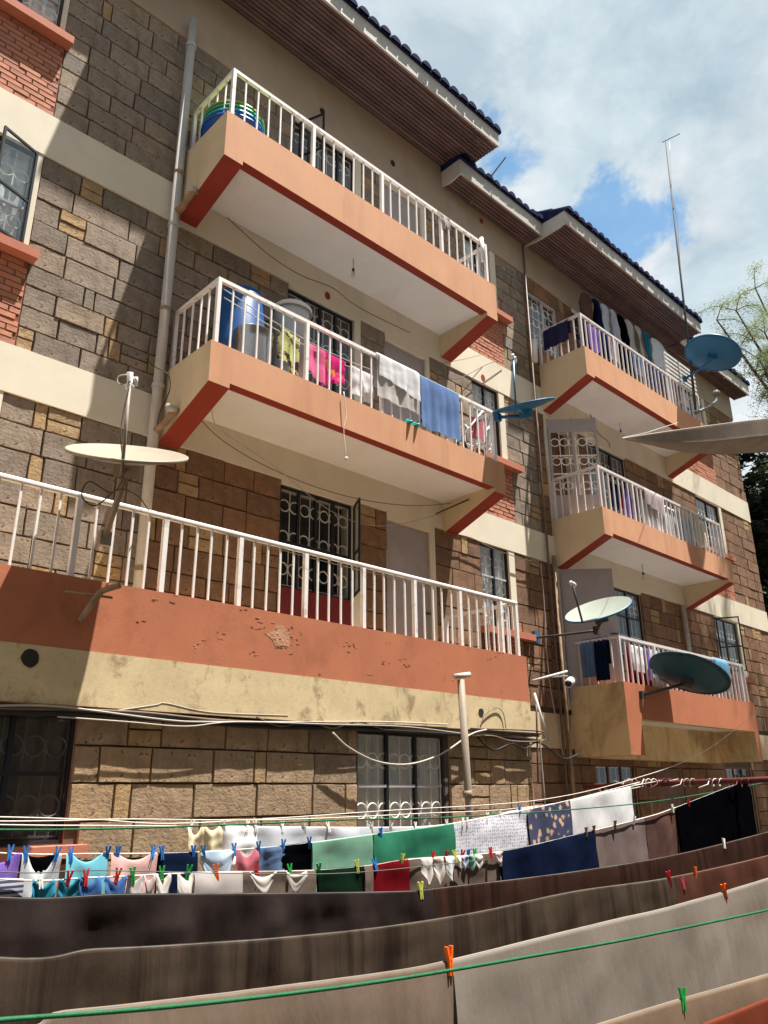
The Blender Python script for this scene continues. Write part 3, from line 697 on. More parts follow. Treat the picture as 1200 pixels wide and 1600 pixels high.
# added block, unseen behind the viewer, to block sky light and deepen shade
nb = thing('sky_blocker', (7, -5, GZ), 'plain plastered block added unseen behind the viewer to block sky light', 'building')
nh = [(x, x+1.3, z, z+1.3) for x in (-7, -3.5, 0, 3.5, 7, 10.5, 14, 17.5) for z in (0.0, 2.8, 5.6, 8.4)]
mb = MB(); hole_wall(-9, 22, GZ, 11.2, 0.0, nh, 0.2, mb, 'plaster_side', 'cream'); mb.v = [(v[0], -3.4-v[1], v[2]) for v in mb.v]; mb.build('front_wall', None, nb)
MB().box(-9, 22, -12, -3.65, GZ, 11.2, 'interior').build('core', None, nb); MB().box(-9.3, 22.3, -12.3, -3.1, 11.2, 11.4, 'fascia').build('roof_slab', None, nb)
for q in nh: MB().box(q[0], q[1], -3.56, -3.54, q[2], q[3], 'glass_dark').build('window', None, nb)

# ================================================================== pipes on the wall
dp = thing('drainpipe', (3.44, 6.9, 1.3), 'tall grey drainpipe clamped to the stone wall left of the balconies', 'drainpipe')
MB().tube([(3.435, 6.90, 1.25), (3.435, 6.90, 9.19)], 0.055, 12).build('pipe', 'pipe_grey', dp, True)
for z in (8.75, 6.78, 6.05, 4.95, 4.02, 2.05): MB().lathe((3.435, 6.90, z), [(0.058, -0.02), (0.066, -0.02), (0.066, 0.02), (0.058, 0.02)], 12).build('collar', 'pipe_rusty' if z in (6.78, 4.95, 2.05) else 'pipe_grey', dp)
for z in (6.25, 3.52):
    MB().tube(smoothpath([(3.435, 6.88, z-0.02), (3.46, 6.72, z+0.03), (3.47, 6.62, z+0.10), (3.53, 6.60, z+0.14)]), 0.034, 8).build('branch', 'pipe_rusty', dp, True)
    MB().tube([(3.50, 6.60, z+0.14), (3.40, 6.60, z+0.14)], 0.042, 10).build('elbow_cap', 'pipe_grey', dp, True)
def pole_thing(name, pts, r, m, label, cat, n=8, cap=None):
    o = MB().tube(pts, r, n).build(name, m, None, True); return tag(o, label, cat)
pole_thing('conduit', [(10.36, 6.94, -0.2), (10.36, 6.94, 9.55)], 0.02, 'cable_brown', 'thin brown conduit running up the corner beside the right balconies', 'conduit')
pole_thing('drainpipe', [(10.50, 6.93, GZ), (10.50, 6.93, 3.6)], 0.032, 'pipe_rusty', 'rusty drainpipe behind the left edge of the lower right balconies', 'drainpipe')
pole_thing('drainpipe', [(14.85, 6.93, 1.3), (14.85, 6.93, 3.45)], 0.045, 'pipe_grey', 'grey drainpipe behind the railing of the lowest right balcony', 'drainpipe')
sp = thing('standpipe', (6.9, 5.5, GZ), 'grey upright pipe with a short cross cap in front of the ground floor wall', 'pipe')
b0 = at(734, 1280, 5.52); MB().tube([(b0.x+0.02, 5.52, GZ), at(733, 1262, 5.52), at(720, 1062, 5.52)], 0.038, 10).build('pipe', 'pipe_brown', sp, True)
MB().tube([at(711, 1057, 5.52), at(733, 1054, 5.52)], 0.03, 8).build('cross_cap', 'pipe_grey', sp, True)
MB().tube([at(730, 1235, 5.52), at(731, 1246, 5.52)], 0.046, 10).build('collar', 'pipe_brown', sp, True)
o = MB().tube(smoothpath([at(125, 970, 5.73), at(140, 948, 5.66), at(158, 925, 5.60), at(188, 914, 5.5)]), 0.024, 8).build('drain_spout', 'pipe_rusty', None, True); tag(o, 'rusty curved spout sticking out of the orange terrace parapet', 'spout')
o = MB().tube([at(101, 924, 5.72), at(176, 934, 5.6)], 0.010, 6).build('metal_rod', 'pipe_rusty', None, True); tag(o, 'thin metal rod lying across the rusty terrace spout', 'rod')
o = MB().tube([at(832, 1064, 5.78), at(886, 1049, 5.7)], 0.016, 6).build('bracket_arm', 'pipe_grey', None, True); tag(o, 'pale rod sticking out from the terrace corner towards the right', 'rod')
o = MB().tube([at(835, 1083, 5.74), at(857, 1158, 5.6)], 0.016, 6).build('leaning_strut', 'pipe_grey', None, True); tag(o, 'pale strut hanging at a slant below the terrace corner', 'strut')
cm = thing('security_camera', at(892, 1063, 5.9), 'small white bullet camera on a rod beside the lowest right balcony', 'camera')
MB().tube([at(862, 1058, 6.0), at(893, 1056, 5.9)], 0.012, 6).build('arm', 'metal_grey', cm)
pa, pb = at(894, 1062, 5.95), at(888, 1068, 5.72)
MB().tube([pa, pb], 0.055, 14).build('body', 'white_plastic', cm, True); dv = (pb-pa).normalized()
MB().tube([pb, pb+dv*0.012], 0.042, 14).build('lens', 'black_plastic', cm, True)
fl = thing('flood_lamp', at(1100, 640, 6.4), 'grey lamp on a bent arm beside the upper right balcony', 'lamp')
MB().tube(smoothpath([at(1085, 646, 6.1), at(1105, 637, 6.0), at(1118, 628, 5.95), at(1120, 618, 5.95)]), 0.035, 8).build('arm', 'metal_grey', fl, True)
MB().tube([at(1120, 618, 5.95), at(1119.5, 612, 5.95)], 0.07, 12).build('head', 'metal_grey', fl, True)

# ================================================================== cables
def cable(pts, r, m, label, Yd=None, cat='cable', name='cable', n=5):
    P = [at(p[0], p[1], p[2] if len(p) > 2 else Yd) for p in pts]
    return tag(MB().tube(smoothpath(P, 5), r, n).build(name, m, None, True), label, cat)
cable([(-30, 1108), (100, 1110), (230, 1118), (400, 1130), (560, 1134), (720, 1140), (842, 1150)], 0.014, 'cable_black', 'thick black cable bundle running under the yellow terrace band', 5.742)
cable([(-30, 1112), (150, 1118), (300, 1128), (420, 1136), (560, 1139), (690, 1146), (800, 1152), (844, 1158)], 0.018, 'cable_black', 'thickest black cable at the bottom of the bundle under the terrace', 5.748)
cable([(-30, 1106), (200, 1112), (350, 1126), (500, 1131), (650, 1135), (845, 1147)], 0.011, 'cable_brown', 'brown cable threaded through the bundle under the terrace', 5.738)
cable([(400, 1120), (440, 1135), (480, 1126), (520, 1138), (560, 1128), (600, 1140)], 0.007, 'cable_brown', 'brown cable end twisted round the bundle left of the middle window', 5.725)
cable([(-30, 1103), (90, 1104), (260, 1125), (330, 1128), (470, 1128), (600, 1128), (700, 1132)], 0.008, 'cable_white', 'white cable on top of the bundle under the terrace band', 5.725)
cable([(90, 1120), (200, 1128), (290, 1135), (370, 1128), (520, 1132), (640, 1136), (750, 1150)], 0.006, 'cable_white', 'white cable sagging lowest in front of the stone under the terrace', 5.715)
cable([(95, 1103), (150, 1113), (240, 1102), (260, 1099), (330, 1113), (450, 1118)], 0.005, 'cable_white', 'thin wire humped up against the yellow terrace band', 5.748)
cable([(520, 1145), (545, 1168), (590, 1190), (640, 1194), (690, 1178), (735, 1148), (760, 1140)], 0.010, 'cable_white', 'white cable looping down across the middle ground floor window', 5.70)
cable([(730, 1150), (770, 1150), (800, 1158), (845, 1158), (850, 1150), (840, 1142), (735, 1138)], 0.010, 'cable_brown', 'brown cable loop at the right end of the terrace band', 5.725)
cable([(745, 1150), (760, 1165), (775, 1172), (800, 1162), (820, 1170), (842, 1160), (880, 1185), (905, 1178)], 0.012, 'cable_black', 'black cable drooping off the right end of the bundle', 5.73)
cable([(750, 1136), (757, 1118), (775, 1106), (786, 1114), (791, 1140)], 0.005, 'cable_brown', 'thin wire arched over the small vent hole in the yellow band', 5.73)
cable([(843, 1155), (852, 1260)], 0.010, 'cable_white', 'pale wire hanging straight down the ground floor corner', 5.7)
cable([(838, 1100), (841, 1225)], 0.012, 'cable_brown', 'brown wire hanging down just left of the ground floor corner', 5.74)
cable([(300, 640, 6.9), (350, 690, 6.5), (440, 740, 6.8), (540, 775, 6.5), (640, 790, 6.6), (720, 785, 6.9)], 0.005, 'cable_brown', 'thin wire sagging under the middle balcony soffit', None)
cable([(330, 640, 6.2), (345, 672, 6.3), (430, 730, 6.6), (520, 800, 6.9), (600, 822, 6.7), (700, 800, 6.95)], 0.0045, 'cable_white', 'pale wire looping in front of the window below the middle balcony', None)
cable([(355, 340), (420, 398), (470, 430), (520, 450), (560, 480), (640, 520)], 0.006, 'cable_brown', 'brown wire pinned along the beam below the top balcony', 6.93)
cable([(690, 568, 6.93), (730, 560, 6.85), (760, 552, 6.93)], 0.004, 'cable_brown', 'short wire across the cream band beside the top balcony', None)
cable([(685, 592, 6.93), (720, 590, 6.9), (755, 572, 6.9), (790, 558, 6.93)], 0.006, 'cable_brown', 'wire looping over the cream band above the middle small window', None)
cable([(690, 830), (735, 840), (765, 855), (800, 868), (845, 882)], 0.007, 'cable_brown', 'brown wire running along the band above the lower small window', 6.93)
cable([(228, 560, 6.8), (240, 572, 6.7), (262, 585, 6.6), (265, 610, 6.6), (248, 650, 6.75), (246, 690, 6.9)], 0.005, 'cable_black', 'dark wire hanging beside the middle balcony drain elbow', None)
cable([(245, 800, 5.79), (400, 848, 5.80), (560, 890, 5.80), (700, 920, 5.80), (810, 948, 5.80)], 0.004, 'cable_white', 'thin clothes wire tied under the terrace top rail', None)
cable([(350, 452, 6.3), (440, 510, 6.3), (520, 553, 6.3), (585, 580, 6.3)], 0.006, 'cable_white', 'upper clothes wire strung behind the middle balcony railing', None)
cable([(350, 465, 6.28), (440, 520, 6.28), (520, 562, 6.28), (600, 596, 6.28)], 0.006, 'cable_white', 'lower clothes wire strung behind the middle balcony railing', None)
cable([(537, 612, 6.03), (541, 650, 6.02), (537, 672, 6.02), (541, 715, 6.02)], 0.006, 'rope_cream', 'cord dangling with a knot in front of the middle balcony fascia', None, 'cord', 'cord')
o = MB().lathe(at(541, 716, 6.02), [(0.005, 0.02), (0.022, 0.01), (0.02, -0.02), (0.005, -0.03)], 10).build('cord_knot', 'rope_cream', None, True); tag(o, 'small knot weight at the end of the dangling balcony cord', 'knot')
cable([(845, 880, 6.9), (850, 940, 6.92), (858, 1060, 6.92), (880, 1180, 6.9)], 0.008, 'cable_white', 'white wire dropping down the corner left of the lowest right balcony', None)
cable([(852, 1078), (878, 1086), (890, 1130), (885, 1180)], 0.016, 'cable_brown', 'thick brown cable curving down the recess beside the yellow cheek', 6.93)
cable([(905, 590, 6.93), (930, 668, 6.95), (950, 690, 6.9), (953, 700, 6.9)], 0.008, 'cable_brown', 'brown wire under the upper right balcony ending in a dark plug', None)
for px, py, zc, lb in ((552, 404, 6.63, 'bare bulb hanging under the top left balcony'), (968, 660, 6.68, 'bare bulb hanging under the upper right balcony'), (1003, 881, 3.88, 'bare bulb hanging under the middle right balcony')):
    d = ray(px, py); P = d*(zc/d.z); t = thing('hanging_bulb', P, lb, 'light bulb')
    MB().tube([P, P-Z*0.16], 0.005, 5).build('flex', 'cable_brown', t)
    MB().tube([P-Z*0.16, P-Z*0.21], 0.018, 8).build('holder', 'black_plastic', t)
    MB().lathe(P-Z*0.25, [(0.004, -0.045), (0.024, -0.03), (0.03, 0), (0.02, 0.03), (0.012, 0.05)], 10).build('bulb', 'bulb', t, True)

# ================================================================== satellite dishes
def dish(c, diam, phi, cface, front, back, label, base=None, lnb=None, arm_m='metal_grey', lnb_m='white_plastic', arm_from=None, mast=True):
    c = Vector(c); v = (-c).normalized()
    R_ = cr - v*cr.dot(v); R_.normalize(); U_ = v.cross(R_)
    ph = rad(phi); maj = R_*math.cos(ph)+U_*math.sin(ph); mnr = -R_*math.sin(ph)+U_*math.cos(ph)
    n = (v*cface+mnr*math.sqrt(1-cface*cface)).normalized(); ax = maj; ay = n.cross(ax)
    t = thing('satellite_dish', base if base is not None else c, label, 'satellite dish')
    r = diam/2; dep = diam*0.085; prof = [(r*k/9, dep*(k/9)**2) for k in range(1, 10)]
    mb = MB(); mb.lathe(c-n*dep, [(0.001, 0)]+prof, 40, ax, ay, n, front); mb.lathe(c-n*dep, [(r, dep), (r*1.02, dep-0.004), (r*1.02, dep-0.022), (r*0.985, dep-0.024)]+[(a*0.985, h-0.014) for a, h in prof[::-1]]+[(0.001, -0.014)], 40, ax, ay, n, back)
    mb.build('reflector', None, t, True)
    bk = MB(); hub = c-n*(dep+0.06); bk.obox(hub, ax, ay, n, 0.09, 0.06, 0.055, arm_m); bk.build('bracket', None, t)
    if base is not None:
        MB().tube(smoothpath([hub-n*0.04, hub*0.6+Vector(base)*0.4-Z*0.04, Vector(base)]) if mast == 'curve' else [hub-n*0.03, Vector(base)], 0.024, 8).build('mount', arm_m, t, True)
        bp = Vector(base); MB().obox(bp, X, Y_, Z, 0.045, 0.03, 0.055, arm_m).build('wall_plate', None, t)
    if lnb is not None:
        l_ = Vector(lnb); st = Vector(arm_from) if arm_from is not None else c-n*(dep*0.6)+ay*r
        MB().tube([hub, st, l_], 0.014, 6).build('feed_arm', arm_m, t, True)
        dn = (c-l_).normalized(); h_ = MB(); h_.tube([l_-dn*0.06, l_+dn*0.02, l_+dn*0.03, l_+dn*0.07], [0.022, 0.022, 0.035, 0.035], 10); h_.build('receiver', lnb_m, t, True)
        h_ = MB(); h_.tube([l_-dn*0.04+X*0.045, l_+dn*0.03+X*0.045], 0.018, 8); h_.build('receiver', lnb_m, t, True)
    return t, c, n
d1 = dish(at(200, 706, 5.28), 0.875, -5, 0.125, 'dish_beige', 'dish_beige', 'large beige satellite dish tilted flat above the left end of the terrace railing', base=at(163, 842, 5.72), lnb=at(203, 594, 5.05), arm_from=at(190, 742, 4.95), arm_m='pipe_brown')
cable([(203, 600, 5.03), (192, 650, 5.0), (189, 690, 4.95), (193, 740, 4.95), (175, 770, 5.2), (140, 752, 5.3), (128, 775, 5.3), (150, 790, 5.3), (185, 765, 5.3), (215, 775, 5.5), (232, 797, 5.76)], 0.005, 'cable_black', 'black lead looping below the large beige dish', None)
cable([(200, 585, 5.06), (186, 588, 5.1), (184, 598, 5.1), (196, 604, 5.08)], 0.006, 'cable_white', 'white lead curling round the receiver of the beige dish', None)
dish(at(818, 632, 5.75), 0.86, 13, -0.07, 'dish_pale', 'dish_blue', 'blue dish seen edge on at the right end of the middle left balcony', base=at(778, 652, 6.05), lnb=at(802, 560, 5.5), arm_m='dish_blue', arm_from=at(806, 640, 5.42))
dish(at(934, 951, 5.7), 0.92, 16, 0.27, 'dish_pale', 'dish_blue', 'pale dish tilted up above the side rail of the lowest right balcony', base=at(932, 985, 5.95), lnb=at(894, 912, 5.35), arm_m='metal_dark', arm_from=at(910, 972, 5.35))
cable([(838, 996, 6.95), (860, 994, 6.6), (935, 985, 5.95)], 0.018, 'metal_dark', 'dark pole reaching out from the wall to the pale tilted dish', None, 'pole', 'mounting_pole')
o = MB().obox(at(837, 996, 6.95), X, Y_, Z, 0.05, 0.03, 0.09, 'dish_blue').build('wall_plate'); tag(o, 'small blue wall plate at the foot of the dark dish pole', 'plate')
dish(at(1077, 1051, 5.55), 1.17, -17, -0.46, 'dish_pale', 'dish_teal', 'dark teal dish seen from below in front of the lowest right balcony', base=at(1003, 1086, 6.04), arm_m='metal_dark')
dish(at(1114, 551, 5.5), 1.08, -9, -0.66, 'dish_blue', 'dish_blue', 'bright blue dish seen from below beside the upper right balcony', base=at(1070, 592, 6.08), arm_m='dish_blue', mast='curve')

# ================================================================== television mast on the roof
an = thing('antenna_mast', at(1090, 640, 6.05), 'tall thin television antenna mast standing against the right roof', 'antenna')
MB().tube([at(1087, 640, 6.02), at(1068, 470, 6.0), at(1040, 222, 6.0)], [0.03, 0.024, 0.014], 6).build('mast', 'mast_grey', an, True)
a0, a1 = at(1035, 222, 6.05), at(1062, 209, 5.9)
MB().tube([a0, a1], 0.012, 5).build('boom', 'mast_grey', an)
for k in range(4):
    q = a0.lerp(a1, 0.1+0.25*k); MB().tube([q-(Z*0.10+X*0.10), q+(Z*0.10+X*0.10)], 0.007, 4).build('element', 'mast_grey', an)
cable([(1046, 222, 6.0), (1050, 300, 5.97), (1058, 345, 5.97), (1062, 400, 5.98), (1068, 470, 6.0)], 0.005, 'cable_white', 'thin lead hanging slack beside the antenna mast', None)

# ================================================================== tarpaulin at the right edge
tp = [at(972, 684, 4.6), at(1080, 668, 4.3), at(1200, 653, 4.0), at(1330, 640, 3.7)]; tq = [at(972, 685, 4.6), at(1080, 690, 4.34), at(1200, 679, 4.04), at(1330, 666, 3.74)]
te = [at(975, 686, 4.62), at(1090, 708, 4.6), at(1200, 706, 4.5), at(1330, 700, 4.3)]
def strip(a, b, th, m, name, parent, sag=0.0):
    A_ = smoothpath(a, 8); B_ = smoothpath(b, 8); nn = 6; vs = []; fs = []; k = len(A_)
    for off in (0, 1):
        for i in range(k):
            for j in range(nn+1):
                q = j/nn; p = A_[i].lerp(B_[i], q)-Z*(sag*4*q*(1-q)*min(1, i/8))+Vector((0, 0, -th*off)); vs.append(p)
    S = k*(nn+1)
    for i in range(k-1):
        for j in range(nn):
            a_ = i*(nn+1)+j; fs.append((a_, a_+1, a_+nn+2, a_+nn+1)); fs.append((S+a_, S+a_+nn+1, S+a_+nn+2, S+a_+1))
    for i in range(k-1):
        for j in (0, nn):
            a_ = i*(nn+1)+j; fs.append((a_, a_+nn+1, S+a_+nn+1, S+a_))
    return MB().add(vs, fs, m).build(name, None, parent, True)
ta = thing('awning', tp[2], 'pale grey fabric awning reaching in from the right edge', 'awning')
strip(tp, tq, 0.01, 'tarp', 'valance', ta, 0.0); strip(tq, te, 0.008, 'tarp', 'fabric', ta, 0.02)
MB().tube([tp[0], at(1010, 676, 5.2), at(1060, 660, 6.05)], 0.004, 5).build('tie_rope', 'rope_cream', ta)

# ================================================================== trees at the right
def leaves(mb, P, n, spread, size, m, rn, flat=0.6):
    for _ in range(n):
        q = P+Vector((rn.gauss(0, spread), rn.gauss(0, spread), rn.gauss(0, spread*flat)))
        a = Vector((rn.uniform(-1, 1), rn.uniform(-1, 1), rn.uniform(-.5, .5))).normalized(); b = a.cross(Vector((rn.uniform(-1, 1), rn.uniform(-1, 1), rn.uniform(-1, 1)))).normalized()
        s_ = size*rn.uniform(0.6, 1.4); mb.add([q-a*s_, q+b*s_*0.28, q+a*s_, q-b*s_*0.28], [(0, 1, 2, 3)], m)
def tree(base, height, limbs, label, leafm, seed, spread, density, size, trunk_r, droop=0.0, name='tree'):
    rn = random.Random(seed); base = Vector(base); t = thing(name, base, label, 'tree')
    tr = MB(); cw = MB(); top = base+Z*height*0.45
    tr.tube(smoothpath([base, base+Vector((0.15, 0.1, height*0.22)), top]), [trunk_r*(1-0.045*i) for i in range(13)], 8)
    for L_ in limbs:
        e = Vector(L_); mid = top.lerp(e, 0.5)+Vector((rn.uniform(-.3, .3), rn.uniform(-.3, .3), 0.35)); path = smoothpath([top-Z*0.3, mid, e], 6)
        tr.tube(path, [trunk_r*0.55*(1-i/(len(path)+1)) for i in range(len(path))], 6)
        for i, p in enumerate(path[4:]):
            for _ in range(3):
                d = Vector((rn.uniform(-1, 1), rn.uniform(-1, 1), rn.uniform(-0.4, 0.7))); d.normalize()
                ln = rn.uniform(0.5, 1.25)*spread; q = smoothpath([p, p+d*ln*0.5+Z*0.1, p+d*ln-Z*droop], 4)
                tr.tube(q, [0.012*(1-0.09*k) for k in range(len(q))], 4)
                for k in range(2, len(q)):
                    leaves(cw, q[k], density, 0.12*spread, size, leafm, rn)
    tr.build('trunk', 'bark', t, True); cw.build('crown', leafm, t); return t
def ap(px, py, Y): return at(px, py, Y)
tree((22.5, 4.6, GZ), 9.0, [ap(1180, 450, 5.2), ap(1150, 485, 5.4), ap(1120, 500, 5.6), ap(1195, 520, 4.9), ap(1185, 560, 5.2), ap(1215, 560, 4.8), ap(1195, 585, 5.2), ap(1240, 480, 5.0), ap(1235, 420, 4.8), ap(1260, 540, 4.4), ap(1180, 580, 5.6), ap(1215, 600, 5.0)],
     'feathery light green acacia tree at the upper right edge', 'leaf_light', 3, 0.8, 46, 0.024, 0.2, 0.15, 'acacia_tree')
rnb = random.Random(9)
for k, (px, yy, z0, z1, lb) in enumerate([(1190, 8.2, 0.5, 9.2, 'dark dense tree standing against the right end of the building'), (1255, 7.0, 0.0, 8.5, 'dark dense tree further right behind the acacia'), (1215, 11.0, 1.0, 11.5, 'tall dark tree behind the end of the building')]):
    c0 = at(px, 860, yy); lim = [Vector((c0.x+rnb.uniform(-3.6, 1.6), yy+rnb.uniform(-1.3, 1.8), z0+(z1-z0)*q/25)) for q in range(26)]
    lim = [Vector((max(q.x, 20.0+abs(q.x-20)*0.25), q.y, q.z)) for q in lim]
    tree((c0.x+0.6, yy, GZ), z1, lim, lb, 'leaf_dark', 30+k, 1.0, 30, 0.11, 0.22, 0.1, 'dark_tree')
o = MB().box(21.0, 30.0, 13.0, 13.3, GZ, 3.4, 'plaster_side').build('boundary_wall'); tag(o, 'plain wall in the shade behind the dark trees on the right', 'wall')

# ================================================================== clothes line frames
fr = thing('drying_stand', (9.3, 3.6, GZ), 'dark red pipe frame carrying the clothes lines at the right', 'drying stand')
bx = 9.35
p1 = ray(912, 1229); P1 = p1*(bx/p1.x); p2 = ray(1200, 1218); P2 = p2*(bx/p2.x)
dirb = (P2-P1).normalized(); 
MB().tube([P1, P2+dirb*2.6], 0.032, 10).build('crossbar', 'pole_red', fr, True)
for q in (P1+dirb*0.25, P2+dirb*2.4): MB().tube([(q.x, q.y, GZ), q-Z*0.03], 0.04, 8).build('post', 'pole_red', fr, True)
fl_ = thing('drying_stand', (-0.6, 3.3, GZ), 'red pipe frame carrying the clothes lines beyond the left edge', 'drying stand')
MB().tube([(-0.6, 1.2, 0.0), (-0.6, 5.4, 0.0)], 0.045, 10).build('crossbar', 'pole_red', fl_, True)
for yy in (1.3, 5.3): MB().tube([(-0.6, yy, GZ), (-0.6, yy, -0.03)], 0.04, 8).build('post', 'pole_red', fl_, True)

# ================================================================== lines and laundry
LINES = {}
def line(key, pts, Yd, r, m, label, ext=True):
    P = [at(px, py, Yd) for px, py in pts]
    if ext: P = [Vector((-0.6, Yd, -0.02))]+P
    path = smoothpath(P, 8); LINES[key] = path
    return tag(MB().tube(path, r, 5).build('clothes_line', m, None, True), label, 'clothes line', 'clothes lines strung across the yard')
def on(key, x):
    P = LINES[key]
    for a, b in zip(P, P[1:]):
        if a.x <= x <= b.x: return a.lerp(b, (x-a.x)/max(1e-6, b.x-a.x))
    return P[0] if x < P[0].x else P[-1]
def xat(key, px):
    lo, hi = LINES[key][0].x+(0.3 if LINES[key][0].x < 0 else 0), LINES[key][-1].x
    for _ in range(40):
        m_ = (lo+hi)/2
        if project(on(key, m_))[0] < px: lo = m_
        else: hi = m_
    return lo
def cloth(key, pa, pb, drop, m, name, label, cat, back=0.5, amp=0.02, freq=9.0, sag=0.0, seed=0, taper=0.0, bot=None, top=None, nu=None, nv=12, off=0.0, group=None, rr=0.0055):
    xa, xb = xat(key, pa), xat(key, pb); rn = random.Random(seed*7+int(pa)); nu = int((nu or max(8, int((xb-xa)*26)))*1.7); ph = [rn.uniform(0, 6.3) for _ in range(5)]
    vs = []; fs = []; nb = int(nv*back) if back else 0; rows = []
    def fold(u, v, x):
        f = freq; k = min(1.0, v*5); a = amp*k*(0.35+0.65*v)
        return a*(math.sin(x*f+ph[0]+v*0.6)+0.6*math.sin(x*f*2.17+ph[1]-v*0.8)+0.18*math.sin(x*f*4.6+ph[2]+v*2.2))+k*0.7*amp*noise.noise(Vector((x*3.1, v*2.3, seed)))+k*0.35*min(amp, 0.012)*noise.noise(Vector((x*6+v*4, v*4-x*2, seed+5)))+k*0.15*min(amp, 0.014)*noise.noise(Vector((x*23, v*5, seed+9)))
    prm = [('b', k/nb if nb else 0) for k in range(nb, 0, -1)]+[('b', 0.02), ('b', 0.002), ('t', 0), ('f', 0.002), ('f', 0.014), ('f', 0.024)]+[('f', k/nv) for k in range(1, nv+1)]
    if not nb: prm = prm[2:]
    for (w_, v) in prm:
        for i in range(nu+1):
            u = i/nu; x = xa+(xb-xa)*u; p = on(key, x); sg = sag*4*u*(1-u); tp_ = (top(u) if top else 0)+sg
            dr = drop*(bot(u) if bot else 1.0); tp_ += 0.002*abs(noise.noise(Vector((x*1.7, 9, seed))))+0.001*abs(noise.noise(Vector((x*6, 4, seed)))); xx = p.x+taper*(0.5-u)*v*(xb-xa)
            wob = 0.02*noise.noise(Vector((x*2.2, 3, seed)))
            if w_ == 't': q = Vector((xx, p.y+off, p.z+rr-tp_))
            elif w_ == 'f': q = Vector((xx, p.y-rr-0.004*min(1, v*12)+fold(u, v, x)+off, p.z-tp_-(dr-tp_ if dr > tp_ else 0.01)*v+wob*v))
            else: q = Vector((xx, p.y+rr+0.006*min(1, v*12)+fold(u, v*back, x)+off, p.z-tp_-(dr-tp_ if dr > tp_ else 0.01)*v*back))
            vs.append(q)
    for r in range(len(prm)-1):
        for i in range(nu):
            a = r*(nu+1)+i; fs.append((a, a+nu+1, a+nu+2, a+1))
    o = MB().add(vs, fs, m).build(name, None, None, True); return tag(o, label, cat, group)
PEGM = {}
def pegmesh(c):
    if c not in PEGM:
        mb = MB()
        for s in (-1, 1):
            vs = []
            for (xx, zz, w_) in ((s*0.012, 0.038, 0.006), (s*0.004, 0.0, 0.006), (s*0.0065, -0.04, 0.004)):
                for a, b in ((-1, -1), (1, -1), (1, 1), (-1, 1)): vs.append((xx+a*w_*0.7, b*0.006, zz))
            f_ = [(i*4+k, i*4+(k+1) % 4, (i+1)*4+(k+1) % 4, (i+1)*4+k) for i in range(2) for k in range(4)]+[(3, 2, 1, 0), (8, 9, 10, 11)]
            mb.add(vs, f_, None)
        mb.torus(Vector((0, 0, 0.002)), Y_, Z, 0.007, 0.0018, 8, 4, None)
        PEGM[c] = mb.mesh('clothes_peg', 'peg_'+c)
    return PEGM[c]
def peg(key, px, c, what, scale=1.0, dz=0.0):
    p = on(key, xat(key, px)); o = link('clothes_peg', pegmesh(c), None, p+Vector((0, -0.008, 0.004+dz)))
    o.rotation_euler = (random.uniform(-.2, .2), random.uniform(-.25, .25), random.uniform(-0.5, 0.1)); o.scale = (scale,)*3
    return tag(o, c+' clothes peg '+what, 'clothes peg', 'clothes pegs on the lines')

line('A', [(-40, 1288), (150, 1290), (290, 1291), (600, 1293), (705, 1287), (822, 1263), (890, 1251), (985, 1229), (1035, 1219)], 5.0, 0.004, 'rope_cream', 'cream clothes line nearest the wall carrying the white washing')
line('B', [(-40, 1331), (150, 1334), (300, 1332), (405, 1325), (485, 1317), (582, 1304), (708, 1287), (870, 1255), (1000, 1222)], 4.5, 0.004, 'rope_cream', 'clothes line carrying the small garments and the green sheets')
line('B2', [(-40, 1371), (150, 1371), (300, 1364), (490, 1360), (580, 1352), (640, 1343), (780, 1331), (905, 1303), (1010, 1277), (1055, 1262), (1170, 1217)], 4.05, 0.004, 'rope_cream', 'clothes line carrying the underwear and the navy and black sheets')
line('C', [(-60, 1399), (200, 1398), (480, 1396), (640, 1393), (680, 1389), (900, 1362), (1060, 1335), (1200, 1300), (1290, 1275)], 3.4, 0.004, 'rope_dark', 'clothes line under the dark brown sheets')
line('D', [(-60, 1492), (150, 1484), (300, 1476), (450, 1465), (600, 1449), (750, 1425), (900, 1393), (1050, 1371), (1200, 1337), (1300, 1308)], 2.75, 0.004, 'rope_dark', 'clothes line under the striped olive brown sheet')
line('E', [(-60, 1598), (100, 1582), (300, 1560), (600, 1521), (705, 1501), (850, 1465), (960, 1438), (1050, 1417), (1200, 1373), (1300, 1338)], 2.1, 0.004, 'rope_dark', 'clothes line under the long pale grey sheets')
line('F', [(700, 1680), (935, 1602), (1050, 1566), (1200, 1523), (1300, 1492)], 1.6, 0.004, 'rope_dark', 'clothes line nearest the camera at the bottom right', ext=False)
line('G', [(-60, 1601), (0, 1594), (300, 1570), (600, 1533), (850, 1491), (1000, 1464), (1200, 1422), (1300, 1398)], 1.85, 0.0055, 'rope_green', 'thick green rope crossing in front of the pale grey sheets')
line('H', [(-40, 1296), (300, 1291), (540, 1281), (700, 1277), (880, 1266), (1040, 1250), (1200, 1222)], 4.8, 0.006, 'rope_green', 'dark green rope crossing in front of the ground floor wall')
line('I', [(-40, 1276), (150, 1281), (300, 1286), (600, 1267), (850, 1249), (1000, 1214), (1095, 1177), (1182, 1115)], 5.3, 0.004, 'rope_cream', 'cream line rising to the lowest right balcony')
line('J', [(-40, 1283), (200, 1280), (420, 1281), (640, 1272), (850, 1258), (1060, 1217)], 5.15, 0.004, 'rope_cream', 'second cream line just below the rising one')
line('K', [(-40, 1360), (150, 1360), (400, 1365), (560, 1363), (760, 1343)], 3.9, 0.0025, 'rope_dark', 'thin dark line in front of the small garments')

